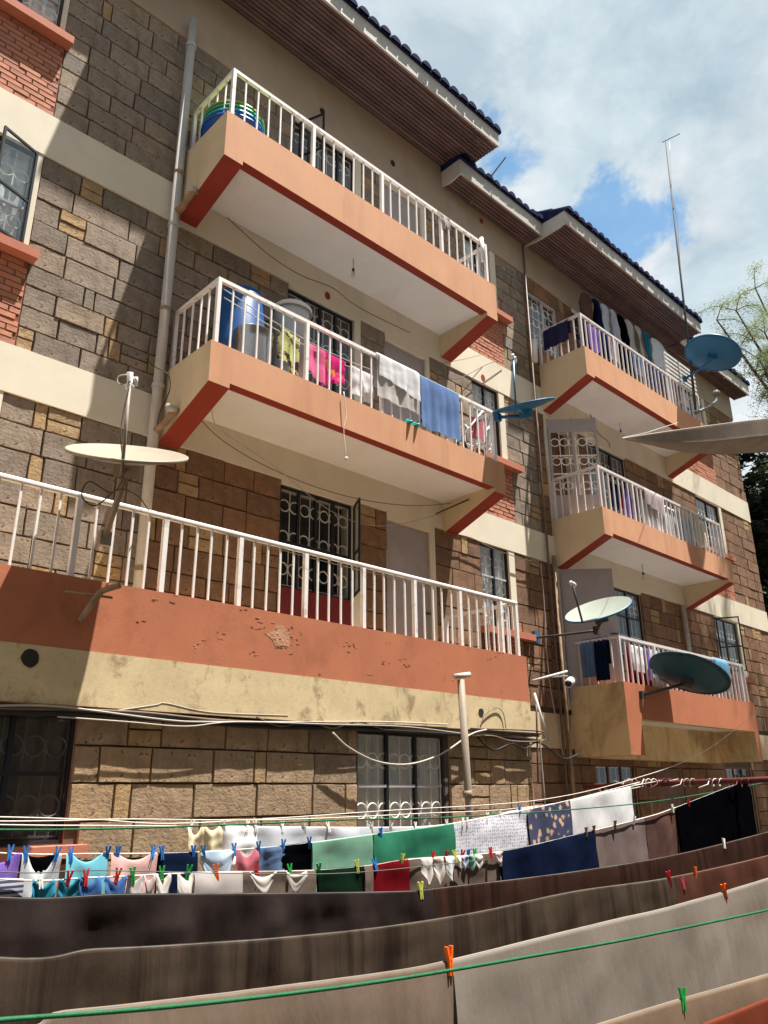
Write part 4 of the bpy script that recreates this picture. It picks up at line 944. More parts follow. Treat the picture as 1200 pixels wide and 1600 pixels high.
C = cloth_mat
C('brown_black', (0.026, 0.019, 0.018), 0.03, 0.3); C('brown', (0.042, 0.021, 0.016), 0.03, 0.15, stain=(0.018, 0.010, 0.008), stain_amt=0.8, sscale=9, stretch=60, sthr=(0.48, 0.62))
C('olive', (0.065, 0.046, 0.034), 0.04, 0.1, stain=(0.026, 0.018, 0.014), stain_amt=0.85, sscale=6, stretch=60, sthr=(0.48, 0.62)); C('redbrown', (0.085, 0.035, 0.025), 0.08)
C('beige', (0.20, 0.15, 0.115), 0.08, 0.1, stain=(0.14, 0.095, 0.065), stain_amt=0.6, sscale=4, stretch=25, sthr=(0.48, 0.66)); C('grey', (0.25, 0.215, 0.185), 0.08, 0.06)
C('tan', (0.22, 0.155, 0.11), 0.12); C('maroon', (0.085, 0.022, 0.018), 0.05, 0.35); C('rust', (0.14, 0.035, 0.02), 0.08)
C('white', (0.74, 0.74, 0.76), 0.2, 0.05); C('cream', (0.72, 0.64, 0.44), 0.2, 0.08); C('lace', (0.60, 0.62, 0.68), 0.3, 0.08)
C('mint', (0.17, 0.34, 0.25), 0.15, 0.08); C('green', (0.035, 0.19, 0.115), 0.15, 0.12); C('navy', (0.007, 0.012, 0.034), 0.05, 0.25)
C('black', (0.002, 0.002, 0.003), 0.02, 0.2); C('mauve', (0.19, 0.145, 0.135), 0.12, 0.1); C('taupe', (0.15, 0.112, 0.093), 0.12, 0.1); C('brownmauve', (0.11, 0.06, 0.05), 0.1, 0.2)
C('purple', (0.19, 0.11, 0.42), 0.12, 0.2); C('cyan', (0.17, 0.52, 0.66), 0.15, 0.1); C('pink', (0.68, 0.42, 0.40), 0.2, 0.08); C('rose', (0.50, 0.15, 0.19), 0.15, 0.1)
C('sky', (0.38, 0.48, 0.60), 0.15, 0.1); C('denim', (0.10, 0.16, 0.28), 0.1, 0.2); C('teal', (0.02, 0.17, 0.26), 0.1, 0.25); C('blue', (0.045, 0.11, 0.28), 0.1, 0.2)
C('darkgreen', (0.006, 0.016, 0.009), 0.05, 0.2); C('red', (0.15, 0.007, 0.012), 0.1, 0.12); C('pale', (0.50, 0.46, 0.43), 0.15, 0.08); C('greyw', (0.42, 0.38, 0.37), 0.15, 0.08)
C('towelblue', (0.14, 0.22, 0.42), 0.1, 0.12); C('magenta', (0.52, 0.03, 0.17), 0.12, 0.15, stain=(0.62, 0.25, 0.05), stain_amt=0.9, sscale=7, sthr=(0.56, 0.6)); C('hotpink', (0.68, 0.15, 0.30), 0.15, 0.1)
C('lime', (0.48, 0.50, 0.20), 0.12, 0.2, stain=(0.06, 0.035, 0.025), stain_amt=1.0, sscale=9, sthr=(0.5, 0.56)); C('navytowel', (0.03, 0.028, 0.075), 0.05, 0.2); C('mauvegrey', (0.42, 0.34, 0.34), 0.15, 0.1); C('skyblue', (0.12, 0.30, 0.46), 0.15, 0.1)
# patterned prints: two colours in repeating small motifs
def print_mat(name, base, cols, scale, seed):
    m = D.materials.new('cloth_'+name); m.use_nodes = True; t = m.node_tree; n = t.nodes; l = t.links; b = n['Principled BSDF']; b.inputs['Roughness'].default_value = 0.9
    q = n.new('ShaderNodeTexCoord'); mp = n.new('ShaderNodeMapping'); mp.inputs['Location'].default_value = (seed, 0, 0); l.new(q.outputs['Object'], mp.inputs[0])
    sp_ = n.new('ShaderNodeSeparateXYZ'); l.new(mp.outputs[0], sp_.inputs[0]); cx = n.new('ShaderNodeCombineXYZ'); l.new(sp_.outputs[0], cx.inputs[0]); l.new(sp_.outputs[2], cx.inputs[1])
    vo = n.new('ShaderNodeTexVoronoi'); vo.inputs['Scale'].default_value = scale; vo.inputs['Randomness'].default_value = 0.35 if scale > 20 else 1.0; l.new(cx.outputs[0], vo.inputs['Vector'])
    nz = n.new('ShaderNodeTexNoise'); nz.inputs['Scale'].default_value = scale*3; nz.inputs['Detail'].default_value = 3; l.new(cx.outputs[0], nz.inputs['Vector'])
    ad = n.new('ShaderNodeMath'); ad.operation = 'MULTIPLY_ADD'; ad.inputs[1].default_value = 0.55; l.new(nz.outputs[0], ad.inputs[0]); l.new(vo.outputs['Distance'], ad.inputs[2])
    q0 = 0.36 if scale > 20 else 0.5
    pts = [(0.0, cols[0])]+[(q0+0.11*i, c) for i, c in enumerate(cols[1:])]+[(q0+0.11*len(cols[1:]), base)]
    r = ramp(ad.outputs[0], pts, t); [n_ for n_ in n if n_.type == 'VALTORGB'][-1].color_ramp.interpolation = 'CONSTANT'
    l.new(r, b.inputs['Base Color']); MATS['cloth_'+name] = m
print_mat('whiteprint', (0.62, 0.62, 0.68), [(0.10, 0.10, 0.20), (0.55, 0.55, 0.64), (0.12, 0.13, 0.24)], 34, 0.0)
print_mat('floral', (0.03, 0.035, 0.09), [(0.60, 0.32, 0.30), (0.50, 0.33, 0.13), (0.05, 0.06, 0.15)], 13, 3.0)
def stripes(name, a, b, sc):
    m = D.materials.new('cloth_'+name); m.use_nodes = True; t = m.node_tree; n = t.nodes; l = t.links; bs = n['Principled BSDF']; bs.inputs['Roughness'].default_value = 0.9
    q = n.new('ShaderNodeTexCoord'); wv = n.new('ShaderNodeTexWave'); wv.bands_direction = 'Z'; wv.inputs['Scale'].default_value = sc; l.new(q.outputs['Object'], wv.inputs['Vector'])
    l.new(ramp(wv.outputs['Fac'], [(0.45, a), (0.55, b)], t), bs.inputs['Base Color']); MATS['cloth_'+name] = m
stripes('striped', (0.02, 0.025, 0.06), (0.30, 0.30, 0.36), 14)

panty = lambda u: max(0.22, 1-abs(2*u-1)**1.5*0.85)
vest = lambda u: 0.0
scoop = lambda d: (lambda u: d*max(0, 1-((u-0.5)/0.36)**2))
# nearest the wall
cloth('A', 292, 318, 0.22, 'cloth_cream', 'garment', 'cream garment hanging in a knot at the left end of the white washing', 'garment', 0, 0.03, 26, seed=1, top=scoop(0.06)); cloth('A', 318, 345, 0.20, 'cloth_cream', 'garment', 'second cream garment beside the knotted one', 'garment', 0, 0.03, 24, seed=2, top=scoop(0.03))
cloth('A', 345, 402, 0.25, 'cloth_white', 'sheet', 'bright white cloth between the cream garments and the lace sheet', 'sheet', 0.6, 0.03, 14, seed=3)
cloth('A', 402, 706, 0.30, 'cloth_lace', 'sheet', 'long white lace sheet hanging behind the green sheets', 'sheet', 0.7, 0.015, 9, seed=4)
cloth('A', 708, 822, 0.50, 'cloth_whiteprint', 'sheet', 'white sheet printed with small dark motifs', 'sheet', 0.8, 0.012, 6, seed=5)
cloth('A', 822, 889, 0.55, 'cloth_floral', 'sheet', 'navy floral printed cloth beside the bright white sheet', 'sheet', 0.8, 0.015, 7, seed=6)
cloth('A', 890, 985, 0.60, 'cloth_white', 'sheet', 'bright white sheet at the right end of its line', 'sheet', 0.8, 0.015, 5, seed=7)
# small garments
cloth('B', -30, 32, 0.34, 'cloth_purple', 'garment', 'purple top hanging at the left edge', 'garment', 0, 0.02, 20, seed=8, top=scoop(0.05))
cloth('B', 34, 96, 0.36, 'cloth_lace', 'garment', 'white and black top beside the purple one', 'garment', 0, 0.02, 16, seed=9, top=scoop(0.10)); cloth('B', 38, 92, 0.26, 'cloth_black', 'garment', 'black vest hanging behind the white top at the left', 'garment', 0, 0.01, 12, seed=10, off=0.05, sag=0.02)
cloth('B', 103, 168, 0.36, 'cloth_cyan', 'garment', 'bright cyan top on the second line', 'garment', 0, 0.02, 15, seed=11, top=scoop(0.045), bot=lambda u: 1.0 if (u < 0.3 or u > 0.75) else 0.8)
cloth('B', 173, 246, 0.34, 'cloth_pink', 'garment', 'pale pink camisole on the second line', 'garment', 0, 0.02, 15, seed=12, top=scoop(0.04), bot=lambda u: 0.75+0.25*(abs(2*u-1) > 0.7))
cloth('B', 249, 308, 0.30, 'cloth_navy', 'garment', 'dark navy shorts hanging beside the pale pink camisole', 'garment', 0.9, 0.01, 12, seed=13)
cloth('B', 313, 366, 0.26, 'cloth_sky', 'garment', 'light blue briefs on the second line', 'garment', 0, 0.015, 20, seed=14, bot=panty)
cloth('B', 368, 403, 0.24, 'cloth_rose', 'garment', 'small rose pink top beside the light blue briefs', 'garment', 0, 0.02, 22, seed=15, top=scoop(0.05))
cloth('B', 405, 444, 0.24, 'cloth_denim', 'garment', 'faded blue cloth between the rose top and the black garment', 'garment', 0.8, 0.015, 18, seed=16, bot=lambda u: 1.0-0.3*u); cloth('B', 434, 486, 0.27, 'cloth_black', 'garment', 'black garment just left of the pale green sheet', 'garment', 0.8, 0.012, 12, seed=17, bot=lambda u: 0.75+0.25*u)
cloth('B', 487, 581, 0.42, 'cloth_mint', 'sheet', 'pale mint green sheet', 'sheet', 0.8, 0.012, 8, seed=18); cloth('B', 583, 708, 0.44, 'cloth_green', 'sheet', 'deeper green sheet right of the pale mint one', 'sheet', 0.8, 0.015, 8, seed=19)
# third line
cloth('B2', -30, 41, 0.26, 'cloth_striped', 'garment', 'dark striped garment at the left edge above the brown sheet', 'garment', 0.8, 0.015, 12, seed=20, off=0.03)
for i, (a, b, m, lb) in enumerate([(50, 85, 'teal', 'teal briefs left of all the underwear'), (93, 125, 'teal', 'second teal briefs, below the cyan top'), (125, 156, 'blue', 'mid blue briefs beside the teal ones'), (163, 198, 'blue', 'blue briefs below the pale pink camisole'), (200, 222, 'greyw', 'grey briefs right of the blue ones'), (224, 242, 'mauvegrey', 'small mauve briefs in the middle of the underwear'), (243, 266, 'pale', 'pale grey briefs below the navy shorts'), (276, 303, 'pale', 'pale knotted briefs left of the grey cloth')]):
    cloth('B2', a, b, 0.20, 'cloth_'+m, 'briefs', lb, 'briefs', 0, 0.02, 30, seed=30+i, bot=lambda u: max(0.45, 1-abs(2*u-1)**1.6*0.6), top=scoop(0.03), nu=12)
cloth('B2', 303, 378, 0.28, 'cloth_greyw', 'sheet', 'small pale grey cloth with an orange peg', 'cloth', 0.8, 0.015, 10, seed=40); cloth('B2', 376, 492, 0.30, 'cloth_taupe', 'sheet', 'taupe cloth left of the dark green one', 'cloth', 0.8, 0.015, 9, seed=41)
cloth('B2', 383, 425, 0.14, 'cloth_pale', 'garment', 'pale bra hanging over the taupe cloth', 'garment', 0, 0.01, 20, seed=42, off=-0.04, sag=0.03, bot=panty); cloth('B2', 440, 472, 0.13, 'cloth_pale', 'garment', 'small pale briefs hanging over the taupe cloth', 'garment', 0, 0.01, 20, seed=43, off=-0.04, sag=0.02, bot=panty)
cloth('B2', 495, 570, 0.28, 'cloth_darkgreen', 'garment', 'very dark green cloth below the mint sheet', 'cloth', 0.8, 0.012, 10, seed=44, taper=0.12); cloth('B2', 568, 581, 0.28, 'cloth_taupe', 'garment', 'narrow strip of taupe cloth left of the red one', 'cloth', 0.8, 0.01, 9, seed=45)
cloth('B2', 582, 637, 0.30, 'cloth_red', 'garment', 'dark red cloth below the green sheet', 'cloth', 0.8, 0.010, 9, seed=46); cloth('B2', 638, 784, 0.34, 'cloth_taupe', 'sheet', 'taupe sheet between the red cloth and the navy sheet', 'sheet', 0.8, 0.012, 8, seed=47, off=0.03)
for i, (a, b, m, lb) in enumerate([(652, 670, 'pale', 'leftmost white handkerchief over the taupe sheet'), (672, 686, 'pale', 'second white handkerchief over the taupe sheet'), (690, 704, 'white', 'brightest white handkerchief over the taupe sheet'), (708, 716, 'pale', 'thin pale sock beside the handkerchiefs'), (716, 726, 'sky', 'pale blue sock over the taupe sheet'), (727, 735, 'mint', 'mint sock over the taupe sheet'), (736, 746, 'pale', 'pale sock right of the mint one'), (768, 780, 'mauvegrey', 'grey sock beside the navy sheet')]):
    cloth('B2', a, b, 0.16 if i < 3 else 0.10, 'cloth_'+m, 'handkerchief' if i < 3 else 'sock', lb, 'handkerchief' if i < 3 else 'sock', 0, 0.012, 40, seed=50+i, off=-0.03, bot=lambda u: 0.5+0.5*(1-abs(2*u-1)) if True else 1, nu=10)
cloth('B2', 781, 929, 0.46, 'cloth_navy', 'sheet', 'navy blue sheet between the taupe and grey mauve sheets', 'sheet', 0.9, 0.012, 7, seed=60); cloth('B2', 928, 1009, 0.56, 'cloth_mauve', 'sheet', 'grey mauve sheet right of the navy one', 'sheet', 0.8, 0.012, 8, seed=61, off=0.02)
cloth('B2', 1010, 1057, 0.58, 'cloth_brownmauve', 'sheet', 'mottled brown towel between the grey mauve and black sheets', 'towel', 0.8, 0.012, 9, seed=62, off=0.02); cloth('B2', 1056, 1168, 0.80, 'cloth_black', 'sheet', 'black sheet at the right end of its line', 'sheet', 0.9, 0.012, 5, seed=63)
# big sheets towards the camera
cloth('C', -60, 676, 0.62, 'cloth_brown_black', 'sheet', 'very dark brown satin sheet on the left', 'sheet', 0.7, 0.026, 11, seed=70, nv=30, nu=190); cloth('C', 677, 1290, 0.75, 'cloth_brown', 'sheet', 'dark brown sheet running to the right edge behind the olive one', 'sheet', 0.8, 0.008, 6, seed=71, nv=28, nu=120)
cloth('D', -60, 1052, 0.60, 'cloth_olive', 'sheet', 'long striped olive brown sheet', 'sheet', 0.8, 0.012, 9, seed=72, nv=30, nu=160); cloth('D', 1053, 1300, 0.6, 'cloth_redbrown', 'sheet', 'red brown cloth at the right end of the olive sheet', 'cloth', 0.8, 0.015, 10, seed=73)
cloth('E', -60, 704, 0.85, 'cloth_beige', 'sheet', 'beige sheet in front at the lower left', 'sheet', 0.6, 0.012, 8, seed=74, nv=34, nu=130); cloth('E', 705, 1300, 0.95, 'cloth_grey', 'sheet', 'large pale grey sheet at the lower right', 'sheet', 0.6, 0.010, 6, seed=75, nv=34, nu=130)
cloth('F', 760, 1300, 0.75, 'cloth_tan', 'sheet', 'tan sheet along the bottom edge', 'sheet', 0.6, 0.008, 9, seed=76, nv=14); cloth('F', 1072, 1290, 0.7, 'cloth_rust', 'rug', 'rust red fluffy mat at the bottom right corner', 'mat', 0.5, 0.010, 12, seed=77, off=-0.05, top=lambda u: 0.045+0.03*(1-u))
# pegs
for px, wt in ((15, 'on the purple top'), (40, 'at the left end of the white and black top'), (88, 'at the right end of the white and black top'), (110, 'at the left end of the cyan top'), (167, 'at the right end of the cyan top'), (183, 'at the left end of the pale pink camisole'), (238, 'at the right end of the pale pink camisole'), (252, 'at the left end of the navy shorts'), (301, 'at the right end of the navy shorts'), (317, 'at the left end of the light blue briefs'), (365, 'at the right end of the light blue briefs'), (403, 'between the rose top and the faded blue cloth'), (441, 'where the faded blue cloth meets the black garment'), (482, 'at the left end of the pale mint sheet'), (594, 'at the left end of the deeper green sheet')): peg('B', px, 'blue', wt)
for px, c, wt in ((106, 'red', 'on the teal briefs'), (133, 'red', 'on the mid blue briefs'), (182, 'red', 'on the blue briefs below the pink camisole'), (206, 'green', 'on the grey briefs'), (252, 'green', 'on the pale grey briefs'), (293, 'green', 'on the pale knotted briefs'), (337, 'orange', 'on the small pale grey cloth'), (400, 'red', 'on the pale bra'), (452, 'green', 'on the small pale briefs over taupe cloth'), (497, 'green', 'on the dark green cloth'), (557, 'yellow', 'on the dark green cloth'), (585, 'blue', 'at the left end of the red cloth'), (627, 'yellow', 'on the red cloth'), (676, 'red', 'on the second white handkerchief'), (696, 'red', 'on the brightest white handkerchief'), (710, 'yellow', 'on the thin pale sock'), (721, 'red', 'between the socks'), (731, 'blue', 'on the pale blue sock'), (741, 'green', 'on the mint sock'), (766, 'red', 'at the left end of the navy sheet'), (63, 'white', 'on the teal briefs at the left'), (915, 'brown', 'at the right end of the navy sheet'), (927, 'brown', 'at the left end of the grey mauve sheet'), (960, 'brown', 'in the middle of the grey mauve sheet'), (990, 'white', 'at the right end of the grey mauve sheet'), (1050, 'white', 'at the left end of the black sheet'), (1075, 'red', 'on the black sheet')):
    peg('B2', px, c, wt)
for px, wt in ((298, 'on the knotted cream garment'), (349, 'at the left end of the bright white cloth'), (385, 'in the middle of the bright white cloth'), (398, 'at the right end of the bright white cloth'), (440, 'leftmost on the long lace sheet'), (475, 'second from the left on the long lace sheet'), (512, 'above the mint sheet, left of its middle'), (580, 'where the mint and green sheets meet, on the lace behind'), (610, 'on the lace sheet above the left part of the green sheet'), (648, 'on the lace sheet above the middle of the green sheet'), (697, 'at the right end of the long lace sheet'), (722, 'leftmost on the printed white sheet'), (729, 'second from the left on the printed white sheet'), (760, 'left of the middle of the printed white sheet'), (780, 'right of the middle of the printed white sheet')): peg('A', px, 'white', wt)
peg('A', 811, 'blue', 'on the printed white sheet'); 
peg('C', 656, 'yellow', 'where the dark brown sheets meet', 1.15); peg('C', 1130, 'white', 'on the dark brown sheet at the right', 1.1)
peg('D', 1044, 'red', 'at the right end of the olive sheet', 1.0); peg('D', 1085, 'orange', 'small one on the red brown cloth', 0.9); peg('D', 1064, 'pink', 'lying on the red brown cloth', 0.9, -0.05)
peg('E', 700, 'orange', 'where the beige and grey sheets meet', 1.15); peg('E', 1130, 'orange', 'on the pale grey sheet at the right', 1.0)
peg('F', 1064, 'green', 'on the tan sheet at the bottom', 0.9)

# ================================================================== things on the balconies
def wire(key, pts):
    LINES[key] = smoothpath([at(*p) if not isinstance(p, Vector) else p for p in pts], 8)
def basin(c, r, h, m, name, label, cat, n=28, taper=0.78):
    p = [(r*taper*0.02, 0), (r*taper, 0), (r, h), (r*1.05, h), (r*1.05, h-0.02), (r*1.02, h-0.02), (r*0.97, h-0.005), (r*taper*0.96, 0.015), (0.001, 0.015)]
    return tag(MB().lathe(c, p, n, m=m).build(name, None, None, True), label, cat, 'plastic basins stacked on the top balcony')
bc = at(373, 170, 6.42)
for i, (m, zt, h, lb) in enumerate((('blue_bright', 7.33, 0.57, 'deep blue basin at the bottom of the stack on the top balcony'), ('cyan_plastic', 7.40, 0.20, 'pale blue basin in the stack on the top balcony'), ('green_plastic', 7.47, 0.20, 'green basin second from the top of the stack'), ('lime_plastic', 7.53, 0.20, 'lime green basin topping the stack on the top balcony'))):
    basin((bc.x, 6.50, zt-h), 0.36-0.006*i, h, m, 'basin', lb, 'basin')
def px_r(px_w, P): return px_w*P.dot(cf)/FPX/2
q = at(380, 464, 6.60); r_ = px_r(76, q); zf = 4.006
t = thing('water_barrel', (q.x, 6.62, zf), 'blue plastic water barrel on the middle left balcony', 'barrel')
MB().lathe((q.x, 6.62, zf), [(r_*0.86, 0), (r_*0.96, 0.08), (r_, 0.28), (r_*1.02, 0.30), (r_, 0.32), (r_, 0.6), (r_*1.02, 0.62), (r_, 0.64), (r_*0.93, q.z-zf-0.06), (r_*0.80, q.z-zf)], 28, m='blue_plastic', cap0=True).build('drum', None, t, True)
MB().lathe((q.x, 6.62, q.z), [(r_*0.84, -0.03), (r_*0.86, -0.03), (r_*0.86, 0.012), (r_*0.7, 0.02), (0.001, 0.02)], 28, m='blue_plastic').build('lid', None, t, True)
q = at(396, 524, 6.33); r_ = px_r(60, q)
t = thing('cooking_pot', (q.x, 6.33, zf), 'large ribbed aluminium pot in front of the blue barrel', 'pot')
h = q.z-zf; MB().lathe((q.x, 6.33, zf), [(r_*0.92, 0), (r_, 0.03)]+[(r_*(1+0.02*(k % 2)), 0.05+(h-0.09)*k/8) for k in range(9)]+[(r_*1.06, h-0.02), (r_*1.06, h)], 28, m='aluminium', cap0=True).build('pan', None, t, True)
MB().lathe((q.x, 6.33, zf+h), [(r_*1.05, 0.004), (r_*0.9, 0.03), (r_*0.3, 0.05), (0.02, 0.055), (0.02, 0.08), (0.001, 0.085)], 28, m='aluminium').build('lid', None, t, True)
q = at(456, 486, 6.62); r_ = px_r(58, q)
t = thing('storage_bin', (q.x, 6.62, zf), 'pale grey lidded bin beside the blue barrel', 'bin')
h = q.z-zf; MB().lathe((q.x, 6.62, zf), [(r_*0.82, 0), (r_*0.96, h-0.05), (r_*0.98, h)], 24, m='bin_grey', cap0=True).build('tub', None, t, True)
MB().lathe((q.x, 6.62, zf+h), [(r_*1.08, -0.05), (r_*1.1, -0.05), (r_*1.1, -0.005), (r_*0.95, 0.03), (r_*0.5, 0.045), (0.001, 0.048)], 24, m='white_plastic').build('lid', None, t, True)
wire('M', [(345, 450, 6.28), (440, 512, 6.28), (520, 556, 6.28), (600, 596, 6.28), (700, 640, 6.28)])
cloth('M', 436, 452, 0.42, 'cloth_lime', 'garment', 'lime green patterned cloth behind the middle railing', 'cloth', 0.6, 0.02, 22, seed=81); cloth('M', 452, 470, 0.55, 'cloth_lime', 'garment', 'dark and lime patterned cloth beside the storage bin', 'cloth', 0.6, 0.02, 22, seed=91, off=0.02)
cloth('M', 476, 508, 0.42, 'cloth_hotpink', 'garment', 'bright pink cloth behind the middle railing', 'cloth', 0.8, 0.02, 16, seed=82, bot=lambda u: 0.8+0.3*u); cloth('M', 506, 540, 0.45, 'cloth_magenta', 'garment', 'magenta and orange printed cloth behind the middle railing', 'cloth', 0.8, 0.02, 16, seed=83, bot=lambda u: 1-0.35*u)
cloth('M', 548, 566, 0.36, 'cloth_white', 'garment', 'left white vest behind the middle railing', 'garment', 0.7, 0.02, 26, seed=84); cloth('M', 567, 582, 0.40, 'cloth_white', 'garment', 'right white vest behind the middle railing', 'garment', 0.7, 0.02, 26, seed=85)
wire('R', [Vector((3.6, YF+0.045, 5.0)), Vector((5.8, YF+0.045, 5.0)), Vector((8.03, YF+0.045, 5.0))])
cloth('R', 586, 652, 0.56, 'cloth_pale', 'towel', 'off white towel draped over the middle left railing', 'towel', 0.7, 0.012, 18, seed=86, rr=0.036, off=-0.002); cloth('R', 588, 650, 0.36, 'cloth_white', 'towel', 'white cloth laid over the off white towel on the railing', 'cloth', 0.5, 0.010, 24, seed=87, rr=0.058, bot=lambda u: 0.75+0.35*u)
cloth('R', 653, 713, 0.70, 'cloth_towelblue', 'towel', 'blue towel draped over the middle left railing', 'towel', 0.7, 0.012, 20, seed=88, rr=0.038)
wire('RT', [Vector((3.6, YF+0.045, 7.83)), Vector((5.8, YF+0.045, 7.83)), Vector((8.1, YF+0.045, 7.83))])
cloth('RT', 682, 700, 0.20, 'cloth_pale', 'cloth', 'small pale cloth draped over the top left railing', 'cloth', 0.7, 0.012, 40, seed=89, rr=0.036, bot=lambda u: 0.6+0.4*u)
for k, (px, lb) in enumerate(((634, 'left teal slipper on the edge of the middle balcony'), (645, 'right teal slipper on the edge of the middle balcony'))):
    c = at(px, 655, YF+0.05); vs = []; n = 14
    for zz in (0, 0.022):
        for i in range(n):
            t_ = 2*math.pi*i/n; vs.append((c.x+0.045*math.cos(t_)*(1+0.25*math.sin(t_)), YF+0.06+0.12*math.sin(t_), 4.247+zz))
    o = MB().add(vs, [tuple(range(n))[::-1], tuple(range(n, 2*n))]+[(i, (i+1) % n, n+(i+1) % n, n+i) for i in range(n)], 'teal_plastic')
    o.tube(smoothpath([(c.x-0.045, YF+0.03, 4.262), (c.x, YF+0.01, 4.30), (c.x+0.045, YF+0.03, 4.262)]), 0.012, 6, 'teal_plastic'); tag(o.build('slipper', None, None, True), lb, 'slipper', 'teal slippers on the balcony edge')
# folded push chair
pc = thing('push_chair', at(740, 700, 6.4), 'folded push chair with pale frame behind the end of the middle railing', 'push chair')
for a, b in (((716, 690), (756, 640)), ((728, 700), (764, 668)), ((716, 690), (748, 700)), ((726, 664), (762, 700))): MB().tube([at(*a, 6.45), at(*b, 6.35)], 0.014, 6).build('tube', 'white_plastic', pc, True)
for wx, wy in ((722, 697), (752, 712)): MB().torus(at(wx, wy, 6.35), X, Z, 0.085, 0.02, 16, 6).build('wheel', 'black_plastic', pc, True)
cs = [at(742, 650, 6.4), at(762, 660, 6.35), at(760, 690, 6.35), at(738, 680, 6.4)]
MB().add(cs+[p+Y_*0.06 for p in cs], [(0, 1, 2, 3), (7, 6, 5, 4), (0, 4, 5, 1), (1, 5, 6, 2), (2, 6, 7, 3), (3, 7, 4, 0)], 'cloth_rose').build('seat', None, pc)
o = MB().tube([at(681, 803, 6.92), at(733, 780, 6.45)], 0.012, 6).build('metal_rod', 'metal_dark', None, True); tag(o, 'dark rod wedged under the right end of the middle left balcony', 'rod')
o = MB().tube([at(752, 372, YF), at(755, 408, YF)], 0.032, 8).build('pipe_offcut', 'white_plastic', None, True); tag(o, 'short white pipe tied to the right end of the top left railing', 'pipe')
# cloth laid over a rail between two points
def drape(a, b, drop, m, label, cat, nrm, rr=0.036, back=0.6, amp=0.012, freq=18, seed=0, bot=None, name='towel'):
    a, b = Vector(a), Vector(b); nrm = Vector(nrm).normalized(); nu = 18; nv = 10; vs = []; prm = [(-1, k/nv) for k in range(nv, 0, -1)]+[(0, 0)]+[(1, k/nv) for k in range(1, nv+1)]
    for sgn, v in prm:
        for i in range(nu+1):
            u = i/nu; p = a.lerp(b, u); f = amp*(0.3+v)*(math.sin(u*freq+seed)+0.5*math.sin(u*freq*2.3+seed*2+v)); d = drop*(bot(u) if bot else 1)*(1 if sgn > 0 else back)
            vs.append(p+nrm*(sgn*(rr+0.01*min(1, v*3))+f)+Z*((rr if sgn == 0 else 0)-d*v))
    fs = [(r*(nu+1)+i, (r+1)*(nu+1)+i, (r+1)*(nu+1)+i+1, r*(nu+1)+i+1) for r in range(len(prm)-1) for i in range(nu)]
    return tag(MB().add(vs, fs, m).build(name, None, None, True), label, cat)
drape((10.66, YF+0.26, 7.79), (10.66, W-0.16, 7.79), 0.42, 'cloth_navytowel', 'dark navy towel over the side rail of the upper right balcony', 'towel', (-1, 0, 0), seed=1)
drape((10.80, YF+0.22, 2.21), (10.80, YF+0.45, 2.21), 0.62, 'cloth_navy', 'dark blue trousers over the side rail of the lowest right balcony', 'trousers', (-1, 0, 0), seed=2); drape((10.80, YF+0.46, 2.21), (10.80, YF+0.68, 2.21), 0.55, 'cloth_denim', 'blue cloth over the side rail beside the dark trousers', 'cloth', (-1, 0, 0), seed=3)
o = MB().tube([at(835, 531, 6.8), at(836, 565, 6.8)], 0.05, 10).build('bottle', 'white_plastic', None, True); tag(o, 'white plastic bottle tied below the navy towel on the upper right balcony', 'bottle')
wire('U', [(905, 452, 6.62), (960, 486, 6.62), (1010, 520, 6.62), (1075, 566, 6.62)])
tag(MB().tube(LINES['U'], 0.008, 5).build('clothes_line', 'cable_brown'), 'washing line strung under the roof over the upper right balcony', 'clothes line')
for i, (a, b, dr, m, lb) in enumerate(((908, 924, 0.7, 'brownmauve', 'brown shirt at the left of the upper right washing'), (924, 936, 0.75, 'navy', 'dark shirt left of the white shirts on the upper right balcony'), (937, 950, 0.75, 'lace', 'tall white shirt on the upper right balcony'), (951, 962, 0.8, 'lace', 'white shirt second in the upper right washing'), (963, 974, 0.8, 'black', 'black garment between the white shirts on the upper right balcony'), (975, 988, 0.8, 'pale', 'off white shirt in the upper right washing'), (990, 1001, 0.8, 'pale', 'off white shirt beside the teal one'), (1003, 1014, 0.8, 'teal', 'teal garment in the upper right washing'), (1016, 1036, 0.75, 'white', 'white shirt at the right of the upper right washing'))):
    cloth('U', a, b, dr, 'cloth_'+m, 'shirt', lb, 'shirt', 0.8, 0.06, 14, seed=100+i, top=lambda u: 0.07*abs(2*u-1)**2.5, bot=lambda u: 0.9+0.12*math.sin(u*9))
wire('U2', [(915, 505, 6.25), (960, 532, 6.25), (1010, 564, 6.25), (1070, 600, 6.25)])
for i, (a, b, dr, m, lb) in enumerate(((917, 932, 0.5, 'purple', 'purple cloth behind the left of the upper right railing'), (933, 950, 0.5, 'navy', 'navy cloth behind the upper right railing'), (951, 965, 0.45, 'mauvegrey', 'mauve cloth behind the upper right railing'), (966, 985, 0.5, 'black', 'black cloth behind the upper right railing'), (986, 1003, 0.45, 'denim', 'faded blue cloth behind the upper right railing'), (1004, 1030, 0.5, 'navytowel', 'dark cloth behind the right of the upper right railing'))):
    cloth('U2', a, b, dr, 'cloth_'+m, 'cloth', lb, 'cloth', 0.7, 0.02, 24, seed=120+i)
pn = thing('slatted_panel', at(1060, 600, 6.22), 'white slatted panel leaning behind the upper right railing', 'panel')
c0, c1 = at(1037, 548, 6.22), at(1085, 584, 6.22)
for k in range(6):
    MB().box(c0.x, c1.x, 6.22, 6.235, c0.z-0.10*k-0.04, c0.z-0.10*k, 'white_plastic').build('slat', None, pn)
for xx in (c0.x, c1.x-0.05, (c0.x+c1.x)/2): MB().box(xx, xx+0.05, 6.236, 6.25, 7.13, c0.z, 'white_plastic').build('upright', None, pn)
wire('V', [(940, 746, 6.15), (1000, 775, 6.15), (1060, 803, 6.15), (1115, 828, 6.15)])
